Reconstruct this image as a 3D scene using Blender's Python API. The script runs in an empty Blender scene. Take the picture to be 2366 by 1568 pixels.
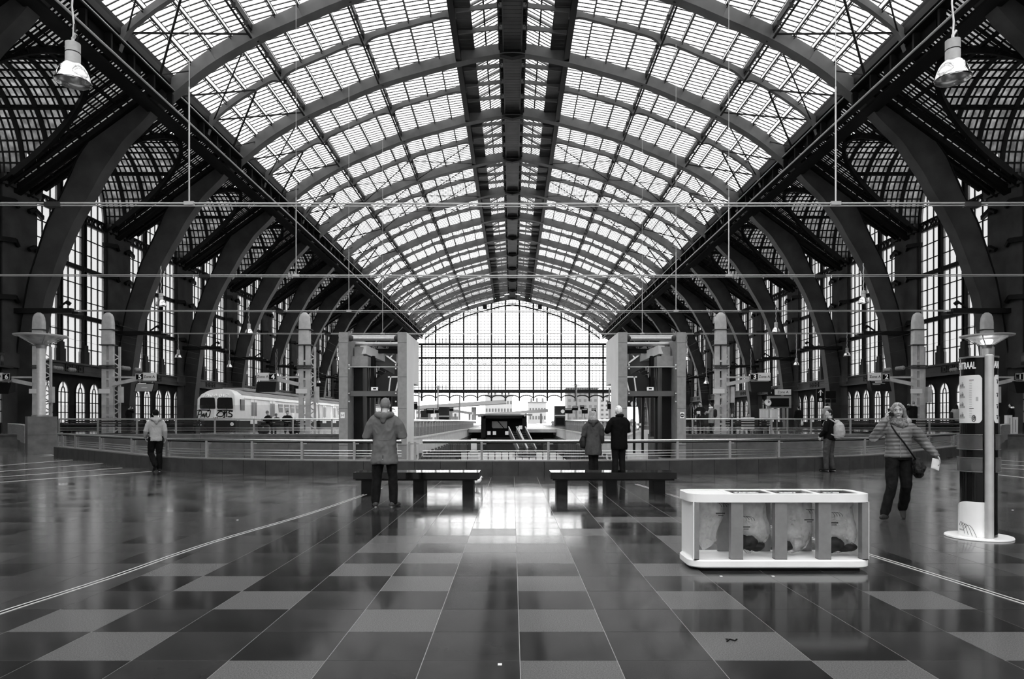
import bpy, bmesh, math, random
from mathutils import Vector, Matrix, noise
from math import sin, cos, pi, radians, sqrt, atan2
random.seed(7)
C = bpy.context.scene.collection
SC = bpy.context.scene
# ---------------------------------------------------------------- camera, sky, exposure
F, VX, VY, EYE = 1580.0, 1184.0, 972.0, 1.43        # focal length in px of the 2366 px frame, vanishing point, eye height
cam = bpy.data.cameras.new('camera'); cam.sensor_width = 36.0; cam.lens = F / 2366 * 36
cam.shift_y = (VY - 784) / 2366; cam.shift_x = (1183 - VX) / 2366; cam.clip_end = 3000; cam.clip_start = .05
camo = bpy.data.objects.new('camera', cam); C.objects.link(camo)
camo.location = (0, 0, EYE); camo.rotation_euler = (pi / 2, 0, 0); SC.camera = camo
W = bpy.data.worlds.new('overcast_sky'); SC.world = W; W.use_nodes = True
wn = W.node_tree.nodes; wn['Background'].inputs[0].default_value = (1, 1, 1, 1); wn['Background'].inputs[1].default_value = 8.0
SC.view_settings.view_transform = 'Standard'; SC.view_settings.look = 'None'; SC.view_settings.gamma = 1
SC.view_settings.use_curve_mapping = False; SC.view_settings.exposure = 0.0
SC.cycles.transparent_max_bounces = 32; SC.cycles.max_bounces = 8; SC.cycles.sample_clamp_indirect = 6

# ---------------------------------------------------------------- helpers
def P(px, py, D): return Vector(((px - VX) * D / F, D, EYE + (VY - py) * D / F))
def G(px, py):
    D = EYE * F / (py - VY); return Vector(((px - VX) * D / F, D, 0))

class MB:
    def __init__(s): s.v = []; s.f = []; s.m = []; s.cm = 0
    def add(s, vs, fs):
        o = len(s.v); s.v += [tuple(p) for p in vs]
        for f in fs: s.f.append(tuple(i + o for i in f)); s.m.append(s.cm)
        return s
    def box(s, x0, x1, y0, y1, z0, z1):
        return s.add([(x0,y0,z0),(x1,y0,z0),(x1,y1,z0),(x0,y1,z0),(x0,y0,z1),(x1,y0,z1),(x1,y1,z1),(x0,y1,z1)],
              [(3,2,1,0),(4,5,6,7),(0,1,5,4),(1,2,6,5),(2,3,7,6),(3,0,4,7)])
    def film(s, q, t=.006):
        q = [Vector(p) for p in q]; n = (q[1]-q[0]).cross(q[2]-q[0]); n = n.normalized()*t if n.length > 1e-9 else Vector((0,0,t))
        return s.add(q, [(0,1,2,3)]).add([p+n for p in q], [(0,1,2,3)])
    def cbox(s, c, sx, sy, sz): return s.box(c[0]-sx/2, c[0]+sx/2, c[1]-sy/2, c[1]+sy/2, c[2]-sz/2, c[2]+sz/2)
    def bar(s, p, q, w, h=None, up=(0,0,1)):
        h = h or w; p = Vector(p); q = Vector(q); d = (q - p)
        if d.length < 1e-6: return s
        d.normalize(); u = Vector(up)
        if abs(d.dot(u)) > .98: u = Vector((0,1,0))
        a = d.cross(u).normalized(); b = a.cross(d)
        vs = []
        for c in (p, q):
            for sa, sb in ((-1,-1),(1,-1),(1,1),(-1,1)): vs.append(c + a*(sa*w/2) + b*(sb*h/2))
        return s.add(vs, [(0,1,2,3),(7,6,5,4),(0,4,5,1),(1,5,6,2),(2,6,7,3),(3,7,4,0)])
    def tube(s, pts, r, n=8, cap=True):
        pts = [Vector(p) for p in pts]; rr = r if isinstance(r, (list, tuple)) else [r]*len(pts)
        d0 = (pts[1]-pts[0]).normalized(); a = d0.orthogonal().normalized(); o = len(s.v); vs = []
        for i, p in enumerate(pts):
            d = (pts[min(i+1,len(pts)-1)] - pts[max(i-1,0)]).normalized()
            a = (a - d*a.dot(d)).normalized(); b = d.cross(a)
            for k in range(n):
                t = 2*pi*k/n; vs.append(p + a*(cos(t)*rr[i]) + b*(sin(t)*rr[i]))
        fs = []
        for i in range(len(pts)-1):
            for k in range(n): fs.append((i*n+k, i*n+(k+1)%n, (i+1)*n+(k+1)%n, (i+1)*n+k))
        if cap: fs += [tuple(reversed(range(n))), tuple(range((len(pts)-1)*n, len(pts)*n))]
        return s.add(vs, fs)
    def chain(s, pts, rr, n=12):
        """round-ended tapering limb"""
        pts = [Vector(p) for p in pts]; a = (pts[0]-pts[1]).normalized(); b = (pts[-1]-pts[-2]).normalized()
        P2 = [pts[0]+a*rr[0]*.95, pts[0]+a*rr[0]*.6] + pts + [pts[-1]+b*rr[-1]*.6, pts[-1]+b*rr[-1]*.95]
        return s.tube(P2, [rr[0]*.3, rr[0]*.8] + list(rr) + [rr[-1]*.8, rr[-1]*.3], n)
    def lathe(s, prof, c=(0,0,0), n=24, axis=None, cap=True):
        vs = []; fs = []
        for r, z in prof:
            for k in range(n):
                t = 2*pi*k/n; vs.append(Vector((cos(t)*r, sin(t)*r, z)))
        if axis is not None:
            M = Vector((0,0,1)).rotation_difference(Vector(axis)).to_matrix(); vs = [M @ v for v in vs]
        c = Vector(c); vs = [v + c for v in vs]; m = len(prof)
        for i in range(m-1):
            for k in range(n): fs.append((i*n+k, i*n+(k+1)%n, (i+1)*n+(k+1)%n, (i+1)*n+k))
        if cap and prof[0][0] > 1e-5: fs.append(tuple(reversed(range(n))))
        if cap and prof[-1][0] > 1e-5: fs.append(tuple(range((m-1)*n, m*n)))
        return s.add(vs, fs)
    def ball(s, c, rx, ry=None, rz=None, n=14, m=9, M=None):
        ry = ry or rx; rz = rz or rx; vs = []; fs = []
        for i in range(m+1):
            p = pi*i/m
            for k in range(n):
                t = 2*pi*k/n; v = Vector((rx*sin(p)*cos(t), ry*sin(p)*sin(t), rz*cos(p)))
                if M: v = M @ v
                vs.append(v + Vector(c))
        for i in range(m):
            for k in range(n): fs.append(((i+1)*n+k, (i+1)*n+(k+1)%n, i*n+(k+1)%n, i*n+k))
        return s.add(vs, fs)
    def rings(s, R, n=20):
        """R: (x, y, z, rx, ry[, power]) horizontal ellipses from bottom to top"""
        vs = []; fs = []
        for r in R:
            x, y, z, rx, ry = r[:5]; pw = r[5] if len(r) > 5 else 2.0
            for k in range(n):
                t = 2*pi*k/n; c_, s_ = cos(t), sin(t)
                vs.append((x + rx*math.copysign(abs(c_)**(2/pw), c_), y + ry*math.copysign(abs(s_)**(2/pw), s_), z))
        for i in range(len(R)-1):
            for k in range(n): fs.append((i*n+k, i*n+(k+1)%n, (i+1)*n+(k+1)%n, (i+1)*n+k))
        fs += [tuple(reversed(range(n))), tuple(range((len(R)-1)*n, len(R)*n))]
        return s.add(vs, fs)
    def strip(s, A, B, f0, f1, ax):
        """solid between the polylines A and B (pairs of 2D points), from f0 to f1 along axis ax ('x','y','z')"""
        def e(p, q): return {'x': (q,p[0],p[1]), 'y': (p[0],q,p[1]), 'z': (p[0],p[1],q)}[ax]
        n = len(A); vs = []
        for i in range(n): vs += [e(A[i],f0), e(B[i],f0), e(B[i],f1), e(A[i],f1)]
        fs = []
        for i in range(n-1):
            a = 4*i; b = a+4
            for k in range(4): fs.append((a+k, a+(k+1)%4, b+(k+1)%4, b+k))
        fs += [(3,2,1,0), (4*n-4,4*n-3,4*n-2,4*n-1)]
        return s.add(vs, fs)
    def poly(s, pts, f0, f1, ax='z'):
        def e(p, q): return {'x': (q,p[0],p[1]), 'y': (p[0],q,p[1]), 'z': (p[0],p[1],q)}[ax]
        n = len(pts); fs = [tuple(range(n)), tuple(reversed(range(n, 2*n)))]
        fs += [(i, n+i, n+(i+1)%n, (i+1)%n) for i in range(n)]
        return s.add([e(p,f0) for p in pts] + [e(p,f1) for p in pts], fs)
    def tf(s, M):
        s.v = [tuple(M @ Vector(p)) for p in s.v]; return s
    def join(s, o, M=None):
        return s.add([M @ Vector(p) for p in o.v] if M else o.v, o.f)
    def mesh(s, name, mats, smooth=False, fix=True):
        me = bpy.data.meshes.new(name); me.from_pydata(s.v, [], s.f)
        for m in (mats if isinstance(mats, (list, tuple)) else [mats]): me.materials.append(m)
        if any(s.m): me.polygons.foreach_set('material_index', s.m)
        if fix and len(s.f) < 60000:
            bm = bmesh.new(); bm.from_mesh(me); bmesh.ops.recalc_face_normals(bm, faces=bm.faces); bm.to_mesh(me); bm.free()
        if smooth: shade(me, smooth)
        return me
    def build(s, name, mats, parent=None, smooth=False, **kw): return link(name, s.mesh(name, mats, smooth), parent, **kw)

def shade(me, ang=40):
    me.polygons.foreach_set('use_smooth', [True]*len(me.polygons))
    if ang is not True and ang < 180:
        bm = bmesh.new(); bm.from_mesh(me); t = radians(ang)
        for e in bm.edges:
            if len(e.link_faces) == 2 and e.calc_face_angle(0) > t: e.smooth = False
        bm.to_mesh(me); bm.free()
def link(name, me, parent=None, loc=None, rot=None, **kw):
    o = bpy.data.objects.new(name, me); C.objects.link(o)
    if parent is not None: o.parent = parent
    if loc is not None: o.location = loc
    if rot is not None: o.rotation_euler = rot
    for k, v in kw.items(): o[k] = v
    return o
def thing(name, label, cat, loc=(0,0,0), rz=0, group=None, kind=None):
    o = link(name, None, None, loc, (0,0,rz), label=label, category=cat)
    if group: o['group'] = group
    if kind: o['kind'] = kind
    return o
def copy_tree(o, parent=None):
    c = o.copy(); C.objects.link(c)
    if parent is not None: c.parent = parent
    for ch in KIDS.get(o.name, []): copy_tree(ch, c)
    return c
KIDS = {}
def note_kids(o):
    def rec(p):
        for q in list(C.objects):
            if q.parent is p: KIDS.setdefault(p.name, []).append(q); rec(q)
    rec(o)

def mat(name, v, rough=.6, metal=0, var=.0, scale=8, rough_var=0, spec=None, bump=0, detail=4, stretch=None):
    if spec is None: spec = .5 if rough < .4 or metal else .1
    m = bpy.data.materials.new(name); m.use_nodes = True; nt = m.node_tree; b = nt.nodes['Principled BSDF']
    b.inputs['Base Color'].default_value = (v,v,v,1); b.inputs['Roughness'].default_value = rough
    b.inputs['Metallic'].default_value = metal; b.inputs['Specular IOR Level'].default_value = spec
    if var or rough_var or bump:
        tc = nt.nodes.new('ShaderNodeTexCoord'); nz = nt.nodes.new('ShaderNodeTexNoise')
        nz.inputs['Scale'].default_value = scale; nz.inputs['Detail'].default_value = detail
        if stretch:
            mp = nt.nodes.new('ShaderNodeMapping'); mp.inputs['Scale'].default_value = stretch
            nt.links.new(tc.outputs['Object'], mp.inputs[0]); nt.links.new(mp.outputs[0], nz.inputs[0])
        else: nt.links.new(tc.outputs['Object'], nz.inputs[0])
        def ramp(lo, hi, sock):
            mr = nt.nodes.new('ShaderNodeMapRange'); mr.inputs[1].default_value = .3; mr.inputs[2].default_value = .7
            mr.inputs[3].default_value = lo; mr.inputs[4].default_value = hi
            nt.links.new(nz.outputs[0], mr.inputs[0]); nt.links.new(mr.outputs[0], sock)
        if var: ramp(v*(1-var), v*(1+var), b.inputs['Base Color'])
        if rough_var: ramp(max(.02,rough-rough_var), rough+rough_var, b.inputs['Roughness'])
        if bump:
            bp = nt.nodes.new('ShaderNodeBump'); bp.inputs['Strength'].default_value = bump; bp.inputs['Distance'].default_value = .02
            nt.links.new(nz.outputs[0], bp.inputs['Height']); nt.links.new(bp.outputs[0], b.inputs['Normal'])
    return m
def glass(name, t, gloss=.0, dirt=0, dv=.5, noise_scale=.8, transl=0, rough=.05):
    """thin sheet: see-through, with a fresnel reflection and a film of dirt"""
    m = bpy.data.materials.new(name); m.use_nodes = True; nt = m.node_tree; nt.nodes.clear(); N = nt.nodes.new; L = nt.links.new
    out = N('ShaderNodeOutputMaterial'); tr = N('ShaderNodeBsdfTransparent'); tr.inputs[0].default_value = (t,t,t,1); cur = tr.outputs[0]
    if dirt:
        df = N('ShaderNodeBsdfDiffuse'); df.inputs[0].default_value = (dv,dv,dv,1); tl = N('ShaderNodeBsdfTranslucent'); tl.inputs[0].default_value = (dv,dv,dv,1)
        ms = N('ShaderNodeMixShader'); ms.inputs[0].default_value = transl; L(df.outputs[0], ms.inputs[1]); L(tl.outputs[0], ms.inputs[2])
        tc = N('ShaderNodeTexCoord'); nz = N('ShaderNodeTexNoise'); nz.inputs['Scale'].default_value = noise_scale; nz.inputs['Detail'].default_value = 6
        L(tc.outputs['Object'], nz.inputs[0]); mr = N('ShaderNodeMapRange'); mr.inputs[1].default_value = .35; mr.inputs[2].default_value = .65
        mr.inputs[3].default_value = dirt*.6; mr.inputs[4].default_value = min(1, dirt*1.4); L(nz.outputs[0], mr.inputs[0])
        mx = N('ShaderNodeMixShader'); L(mr.outputs[0], mx.inputs[0]); L(cur, mx.inputs[1]); L(ms.outputs[0], mx.inputs[2]); cur = mx.outputs[0]
    if gloss:
        gl = N('ShaderNodeBsdfGlossy'); gl.inputs[0].default_value = (1,1,1,1); gl.inputs['Roughness'].default_value = rough
        lw = N('ShaderNodeLayerWeight'); lw.inputs[0].default_value = .5; pw = N('ShaderNodeMath'); pw.operation = 'POWER'; pw.inputs[1].default_value = 3.5
        mu = N('ShaderNodeMath'); mu.operation = 'MULTIPLY_ADD'; mu.inputs[1].default_value = min(.75, gloss*1.7); mu.inputs[2].default_value = .03
        L(lw.outputs['Facing'], pw.inputs[0]); L(pw.outputs[0], mu.inputs[0]); mx = N('ShaderNodeMixShader')
        L(mu.outputs[0], mx.inputs[0]); L(cur, mx.inputs[1]); L(gl.outputs[0], mx.inputs[2]); cur = mx.outputs[0]
    L(cur, out.inputs[0]); return m
def glow(name, v, s):
    m = bpy.data.materials.new(name); m.use_nodes = True; b = m.node_tree.nodes['Principled BSDF']
    b.inputs['Base Color'].default_value = (v,v,v,1); b.inputs['Emission Color'].default_value = (1,1,1,1); b.inputs['Emission Strength'].default_value = s
    return m

def stone(name, v, rough, var, scale, mul, detail=4):
    """sealed stone: diffuse body under a thin polish that mirrors at grazing angles only"""
    m = mat(name, v, .8, 0, var, scale, spec=0, detail=detail); nt = m.node_tree; N = nt.nodes.new; L = nt.links.new
    b = nt.nodes['Principled BSDF']; out = nt.nodes['Material Output']; gl = N('ShaderNodeBsdfGlossy'); gl.inputs[0].default_value = (1,1,1,1)
    tc = N('ShaderNodeTexCoord'); nz = N('ShaderNodeTexNoise'); nz.inputs['Scale'].default_value = 1.4; nz.inputs['Detail'].default_value = 5; L(tc.outputs['Object'], nz.inputs[0])
    mr = N('ShaderNodeMapRange'); mr.inputs[1].default_value = .3; mr.inputs[2].default_value = .7; mr.inputs[3].default_value = rough-.035; mr.inputs[4].default_value = rough+.045
    L(nz.outputs[0], mr.inputs[0]); L(mr.outputs[0], gl.inputs['Roughness'])
    lw = N('ShaderNodeLayerWeight'); lw.inputs[0].default_value = .5; pw = N('ShaderNodeMath'); pw.operation = 'POWER'; pw.inputs[1].default_value = 9
    mu = N('ShaderNodeMath'); mu.operation = 'MULTIPLY_ADD'; mu.inputs[1].default_value = mul; mu.inputs[2].default_value = .006; mu.use_clamp = True
    L(lw.outputs['Facing'], pw.inputs[0]); L(pw.outputs[0], mu.inputs[0]); mx = N('ShaderNodeMixShader'); L(mu.outputs[0], mx.inputs[0]); L(b.outputs[0], mx.inputs[1]); L(gl.outputs[0], mx.inputs[2]); L(mx.outputs[0], out.inputs[0])
    return m
def spline(pts, n=8):
    pts = [Vector(p) for p in pts]; out = []
    for i in range(len(pts)-1):
        p0 = pts[i-1] if i else pts[0]*2-pts[1]; p1 = pts[i]; p2 = pts[i+1]; p3 = pts[i+2] if i+2 < len(pts) else p2*2-p1
        for k in range(n):
            t = k/n; out.append(.5*((2*p1) + (p2-p0)*t + (2*p0-5*p1+4*p2-p3)*t*t + (3*p1-p0-3*p2+p3)*t**3))
    return out + [pts[-1]]
def resample(pts, step):
    out = [pts[0]]; acc = 0
    for a, b in zip(pts, pts[1:]):
        L = (b-a).length; d = step - acc
        while d <= L: out.append(a + (b-a)*(d/L)); d += step
        acc = (acc + L) % step if L else acc
        acc = L - (d - step)
    return out
TMP = bpy.data.scenes.new('workbench')
def evaluated(o, name):
    TMP.collection.objects.link(o); TMP.view_layers[0].update(); dg = TMP.view_layers[0].depsgraph
    me = bpy.data.meshes.new_from_object(o.evaluated_get(dg)); me.name = name
    TMP.collection.objects.unlink(o); return me
def remeshed(mb, name, m, voxel=.012, smooth=4, fold=0, fscale=.12, seed=0):
    me0 = mb.mesh(name, m); o = bpy.data.objects.new('tmp', me0)
    r = o.modifiers.new('r', 'REMESH'); r.mode = 'VOXEL'; r.voxel_size = voxel
    if smooth: q = o.modifiers.new('s', 'SMOOTH'); q.iterations = smooth; q.factor = .5
    me = evaluated(o, name); bpy.data.objects.remove(o); bpy.data.meshes.remove(me0)
    if fold:
        me.update(); N = [v.normal.copy() for v in me.vertices]
        for v, nn in zip(me.vertices, N):
            c = v.co; q = Vector((c.x/fscale + seed*7, c.y/fscale, c.z/fscale*.75))
            v.co = c + nn*(fold*(noise.noise(q) + .55*(1-2*abs(noise.noise(q*1.7+Vector((5,3,1)))))))
    me.materials.clear(); me.materials.append(m); me.polygons.foreach_set('use_smooth', [True]*len(me.polygons)); return me
def text_mb(txt, size, depth=.004, align='CENTER', bold=0, sx=1):
    """lettering as a flat solid in the x-z plane, facing -y, centred on the origin"""
    cu = bpy.data.curves.new('t', 'FONT'); cu.body = txt; cu.size = size; cu.extrude = depth/2; cu.align_x = align; cu.align_y = 'CENTER'; cu.offset = bold
    cu.resolution_u = 3
    o = bpy.data.objects.new('t', cu); me = evaluated(o, 't'); mb = MB()
    mb.add([(v.co.x*sx, -v.co.z, v.co.y) for v in me.vertices], [tuple(p.vertices) for p in me.polygons])
    bpy.data.objects.remove(o); bpy.data.curves.remove(cu); bpy.data.meshes.remove(me); return mb

# ---------------------------------------------------------------- materials
ORD = ['first','second','third','fourth','fifth','sixth','seventh','eighth','ninth','tenth','eleventh','twelfth','thirteenth','fourteenth','fifteenth','sixteenth']
M = {}
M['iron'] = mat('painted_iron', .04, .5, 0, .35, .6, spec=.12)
M['iron_vault'] = mat('lightened_iron', .115, .55, 0, .25, .5)  # same iron as the legs, lightened: roof light put into the colour
M['iron_dark'] = mat('dark_iron', .008, .5, 0, .3, 1)
M['bar'] = mat('glazing_bar_iron', .03, .5)
M['wall'] = mat('dark_masonry', .048, .75, 0, .3, .7, bump=.2)
M['wall_low'] = mat('near_black_wall', .01, .8, 0, .3, 2)  # near-black tone with slight random variation
M['roof_glass'] = glass('roof_glass', .67, 0, .12, .6, .15, .7)
M['end_glass'] = glass('end_wall_glass', .70, 0, .03, .8, .1, .7)
M['win_glass'] = glass('side_window_glass', .32, 0, .12, .4, .5, .8)
M['aisle_pane'] = glass('wired_dirty_glass', .03, 0, .78, .40, 2.4, .65)
M['clear'] = glass('clear_glass', .94, .38)
M['rail_glass'] = glass('balustrade_glass', .90, .45)
M['floor_dark'] = stone('polished_bluestone', .021, .11, .35, 1.1, 2.2)
M['floor_mid'] = stone('honed_bluestone', .03, .13, .3, 1.3, 2.1)
M['floor_outer'] = stone('worn_bluestone', .048, .16, .3, .9, 1.9)
M['floor_light'] = stone('flamed_granite', .1, .18, .4, 130, 1.5)
M['joint'] = mat('light_grout', .26, .6)
M['inlay'] = mat('pale_stone_inlay', .5, .4)
M['granite'] = mat('grey_granite', .1, .5, 0, .22, 3, .1)
M['granite_d'] = mat('dark_granite', .045, .5, 0, .25, 3)
M['stone'] = mat('pale_head_wall_stone', .5, .7, 0, .15, .5)
M['concrete'] = mat('pale_concrete', .62, .6, 0, .12, 1.2)
M['slab_front'] = mat('bead_blasted_steel', .26, .55, 0, .12, 6)
M['steel'] = mat('brushed_stainless', .62, .28, 1, .1, 20)
M['steel_d'] = mat('dull_steel', .34, .4, .8, .1, 12)
M['mast'] = mat('grey_mast_paint', .42, .5, 0, .15, 3)
M['black'] = mat('black_paint', .005, .5)
M['dark_pane'] = mat('dark_window_pane', .015, .3, 0, spec=.25)
M['blackgloss'] = mat('black_gloss', .006, .08)
M['white'] = mat('white_enamel', .88, .3, 0, .04, 3)
M['offwhite'] = mat('off_white_plastic', .62, .4)
M['grey'] = mat('mid_grey_panel', .22, .5)
M['cable'] = mat('galvanised_cable', .5, .4, .4)
# ================================================================ HALL: vault, girders, aisles, walls
S0 = 11.5                                            # bay length
KS = [.94 + i for i in range(15)]                    # main ribs; the last one carries the end screen
DK = [k*S0 for k in KS]; D_END = DK[-1]; D0 = -17.0
prof_pts = [(23.3,20.98),(22.68,21.54),(20.27,23.48),(17.4,25.2),(14.2,26.65),(10.5,28.14),(4.39,29.85),(1.15,30.5),(0,30.6)]
dense = spline([(a,b) for a,b in prof_pts], 14)
def prof(x):
    x = abs(x)
    for a, b in zip(dense, dense[1:]):
        if a.x >= x >= b.x: return EYE + (a.y + (b.y-a.y)*((a.x-x)/max(1e-9,a.x-b.x)))
    return EYE + dense[0].y
def slope(x): return (prof(max(0,x-.3)) - prof(x+.3))/ (x+.3-max(0,x-.3))
def S(x, off=.86): return prof(x) + off*sqrt(1+slope(x)**2)
zones = [22.68, 17.3, 11.1, 4.4]; nodes = []
for a, b in zip(zones, zones[1:]): nodes += [a + (b-a)*i/4 for i in range(4)]
nodes.append(4.4); NZ = [S(x) for x in nodes]

ceiling = thing('ceiling', 'glazed iron barrel vault with raised lantern over the whole hall', 'roof', kind='structure')
# --- main ribs (box girders) of the vault
xs_in = [22.95 - i*(22.95)/34 for i in range(35)]
def vault_rib(D, depth, width, name, m, haunch=False):
    mb = MB(); A = []; B = []
    xs = xs_in if not haunch else [22.68 - i*(22.68-4.2)/70 for i in range(71)]
    for x in xs:
        n = sqrt(1+slope(x)**2); top = S(x) - .02
        if haunch:
            d = min(abs(x-z) for z in zones); dep = depth
            if d < .95: t = 1-d/.95; dep = depth + .55*(1-sqrt(max(0,1-t*t)))
            bot = top - dep*n
        else: bot = prof(x)
        A.append((x, bot)); B.append((x, top))
    full = [(-x,z) for x,z in A] + [(x,z) for x,z in reversed(A)] if not haunch else None
    if haunch:
        mb.strip(A, B, D-width/2, D+width/2, 'y'); mb.strip([(-x,z) for x,z in A], [(-x,z) for x,z in B], D-width/2, D+width/2, 'y')
        for sgn in (-1,1):
            mb.strip([(sgn*x,z-.03) for x,z in A], [(sgn*x,z+.03) for x,z in A], D-width, D+width, 'y')
    else:
        fb = [(-x,z) for x,z in B] + [(x,z) for x,z in reversed(B)]
        mb.strip(full, fb, D, D+width, 'y')
        mb.strip([(x,z-.05) for x,z in full], full, D-.06, D+width+.06, 'y')       # bottom flange
        for x in (19.9,17.3,14.2,11.1,7.8):                                        # cover plates at the joints
            for sgn in (-1,1):
                s_ = slope(x); n = sqrt(1+s_*s_); t = Vector((-1/n, s_/n)); q = Vector((s_/n, 1/n)); c = Vector((x, prof(x)))
                pl = [c - t*.3, c + t*.3, c + t*.3 + q*.84, c - t*.3 + q*.84]
                mb.poly([(sgn*p.x, p.y) for p in pl], D-.025, D, 'y')
    return mb.build(name, m, ceiling, 30)
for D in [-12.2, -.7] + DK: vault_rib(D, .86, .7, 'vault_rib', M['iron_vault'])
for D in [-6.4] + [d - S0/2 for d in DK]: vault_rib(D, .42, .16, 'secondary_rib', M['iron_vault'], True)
# --- purlins, glazing bars, panes
for sgn in (-1, 1):
    for i, (x, z) in enumerate(zip(nodes, NZ)):
        mb = MB(); major = i % 4 == 0; h = .36 if major else .06
        if i < 12:
            w_ = .07 if major else .04; mb.box(sgn*x-w_, sgn*x+w_, D0, D_END, z-h, z+(.1 if major else .05))
            if major and i > 0:
                mb.box(sgn*x-.07, sgn*x+.07, D0, D_END, z-.9, z-.84); mb.box(sgn*x-.015, sgn*x+.015, D0, D_END, z-.55, z-.3)
                for j in range(90):
                    y = 2 + j*1.9
                    if y < D_END: mb.cbox((sgn*(x-.22), y, z-.75), .26, .1, .3)
            else:
                for j in range(int(80/.62)):         # lattice web of the small purlins
                    a, b = (z-.06, z-.2) if j % 2 else (z-.2, z-.06)
                    mb.bar((sgn*x, j*.62, a), (sgn*x, j*.62+.62, b), .025)
                mb.box(sgn*x-.025, sgn*x+.025, D0, D_END, z-.23, z-.2)
            mb.build('purlin', M['bar'], ceiling)
BARS = MB(); PANES = MB(); cand = []
STEP = S0/24
for sgn in (-1, 1):
    for i in range(12):
        xa, xb = nodes[i], nodes[i+1]; zb = NZ[i+1]; dz = NZ[i+1]-NZ[i]; za = zb - .6*dz
        ny = int((D_END - D0)/STEP)
        L = sqrt((xa-xb)**2 + (zb-za)**2); ang = atan2(zb-za, xa-xb)
        me = MB().box(-L/2+.03, L/2-.03, .025, STEP-.025, -.006, .006).mesh('roof_pane', M['roof_glass'])
        BARS.box(sgn*xa-.02, sgn*xa+.02, D0, D_END, za-.03, za+.03)
        PANES.box(min(sgn*xa-.004,sgn*xa+.004), max(sgn*xa-.004,sgn*xa+.004), D0, D_END, NZ[i]+.05, za-.03)
        for j in range(ny):
            y = D_END - (j+1)*STEP
            BARS.bar((sgn*xa, y, za), (sgn*xb, y, zb), .06, .07)
            cx, cz = sgn*(xa+xb)/2, (za+zb)/2
            rot = ang if sgn < 0 else -ang
            u = VX + cx*F/max(y,.1); w = VY - (cz-EYE)*F/max(y,.1)
            vis = y > 15 and -20 < u < 2386 and -20 < w < 800
            cand.append((-1/y if vis else 0, me, cx, y, cz, rot, sgn, xa, xb, za, zb))
cand.sort(key=lambda t: t[0])
for n, t in enumerate(cand):
    _, me, cx, y, cz, rot, sgn, xa, xb, za, zb = t
    if n < 300: link('roof_pane', me, ceiling, (cx, y, cz), (0, rot if False else (-1 if sgn<0 else 1)*atan2(zb-za, xa-xb), 0))
    else:
        o = .006; e = .03
        vs = [(sgn*xa,y+.025,za),(sgn*xb,y+.025,zb),(sgn*xb,y+STEP-.025,zb),(sgn*xa,y+STEP-.025,za)]
        PANES.add([(a,b,c-o) for a,b,c in vs]+[(a,b,c+o) for a,b,c in vs], [(3,2,1,0),(4,5,6,7),(0,1,5,4),(1,2,6,5),(2,3,7,6),(3,0,4,7)])
link('roof_glazing', PANES.mesh('roof_glazing', M['roof_glass'], fix=False), ceiling, kind='stuff')
link('glazing_bars', BARS.mesh('glazing_bars', M['bar'], fix=False), ceiling, kind='stuff')
# --- diagonal wind bracing
def on(x, D, sgn, off=.55): return (sgn*x, D, S(x) - off)
for sgn in (-1, 1):
    for D in DK[1:]:
        mb = MB()
        for (ya, yb) in ((D-S0/2, D), (D+S0/2, D)):
            if yb > D_END or ya > D_END: continue
            mb.bar(on(22.3,ya,sgn), on(17.4,yb,sgn), .09, .05); mb.bar(on(22.3,ya,sgn), on(17.4,yb,sgn), .04, .12)
            ym = (ya+yb)/2 + (.25*(yb-ya))
            mb.bar(on(19.2,ya + .02*(yb-ya),sgn), on(22.6,ym,sgn), .13, .1); mb.bar(on(22.6,ym,sgn), on(21.4,yb,sgn), .07)
        mb.build('wind_brace', M['bar'], ceiling)
    for D in DK[6:8] + DK[12:14]:
        mb = MB()
        for xa, xb in ((17.3,11.1),(11.1,4.6)):
            for ya, yb in ((D-S0/2,D),(D,D-S0/2),(D,D+S0/2),(D+S0/2,D)): mb.bar(on(xa,ya,sgn,.7), on(xb,yb,sgn,.7), .09, .05)
        mb.build('wind_brace', M['bar'], ceiling)
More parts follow.
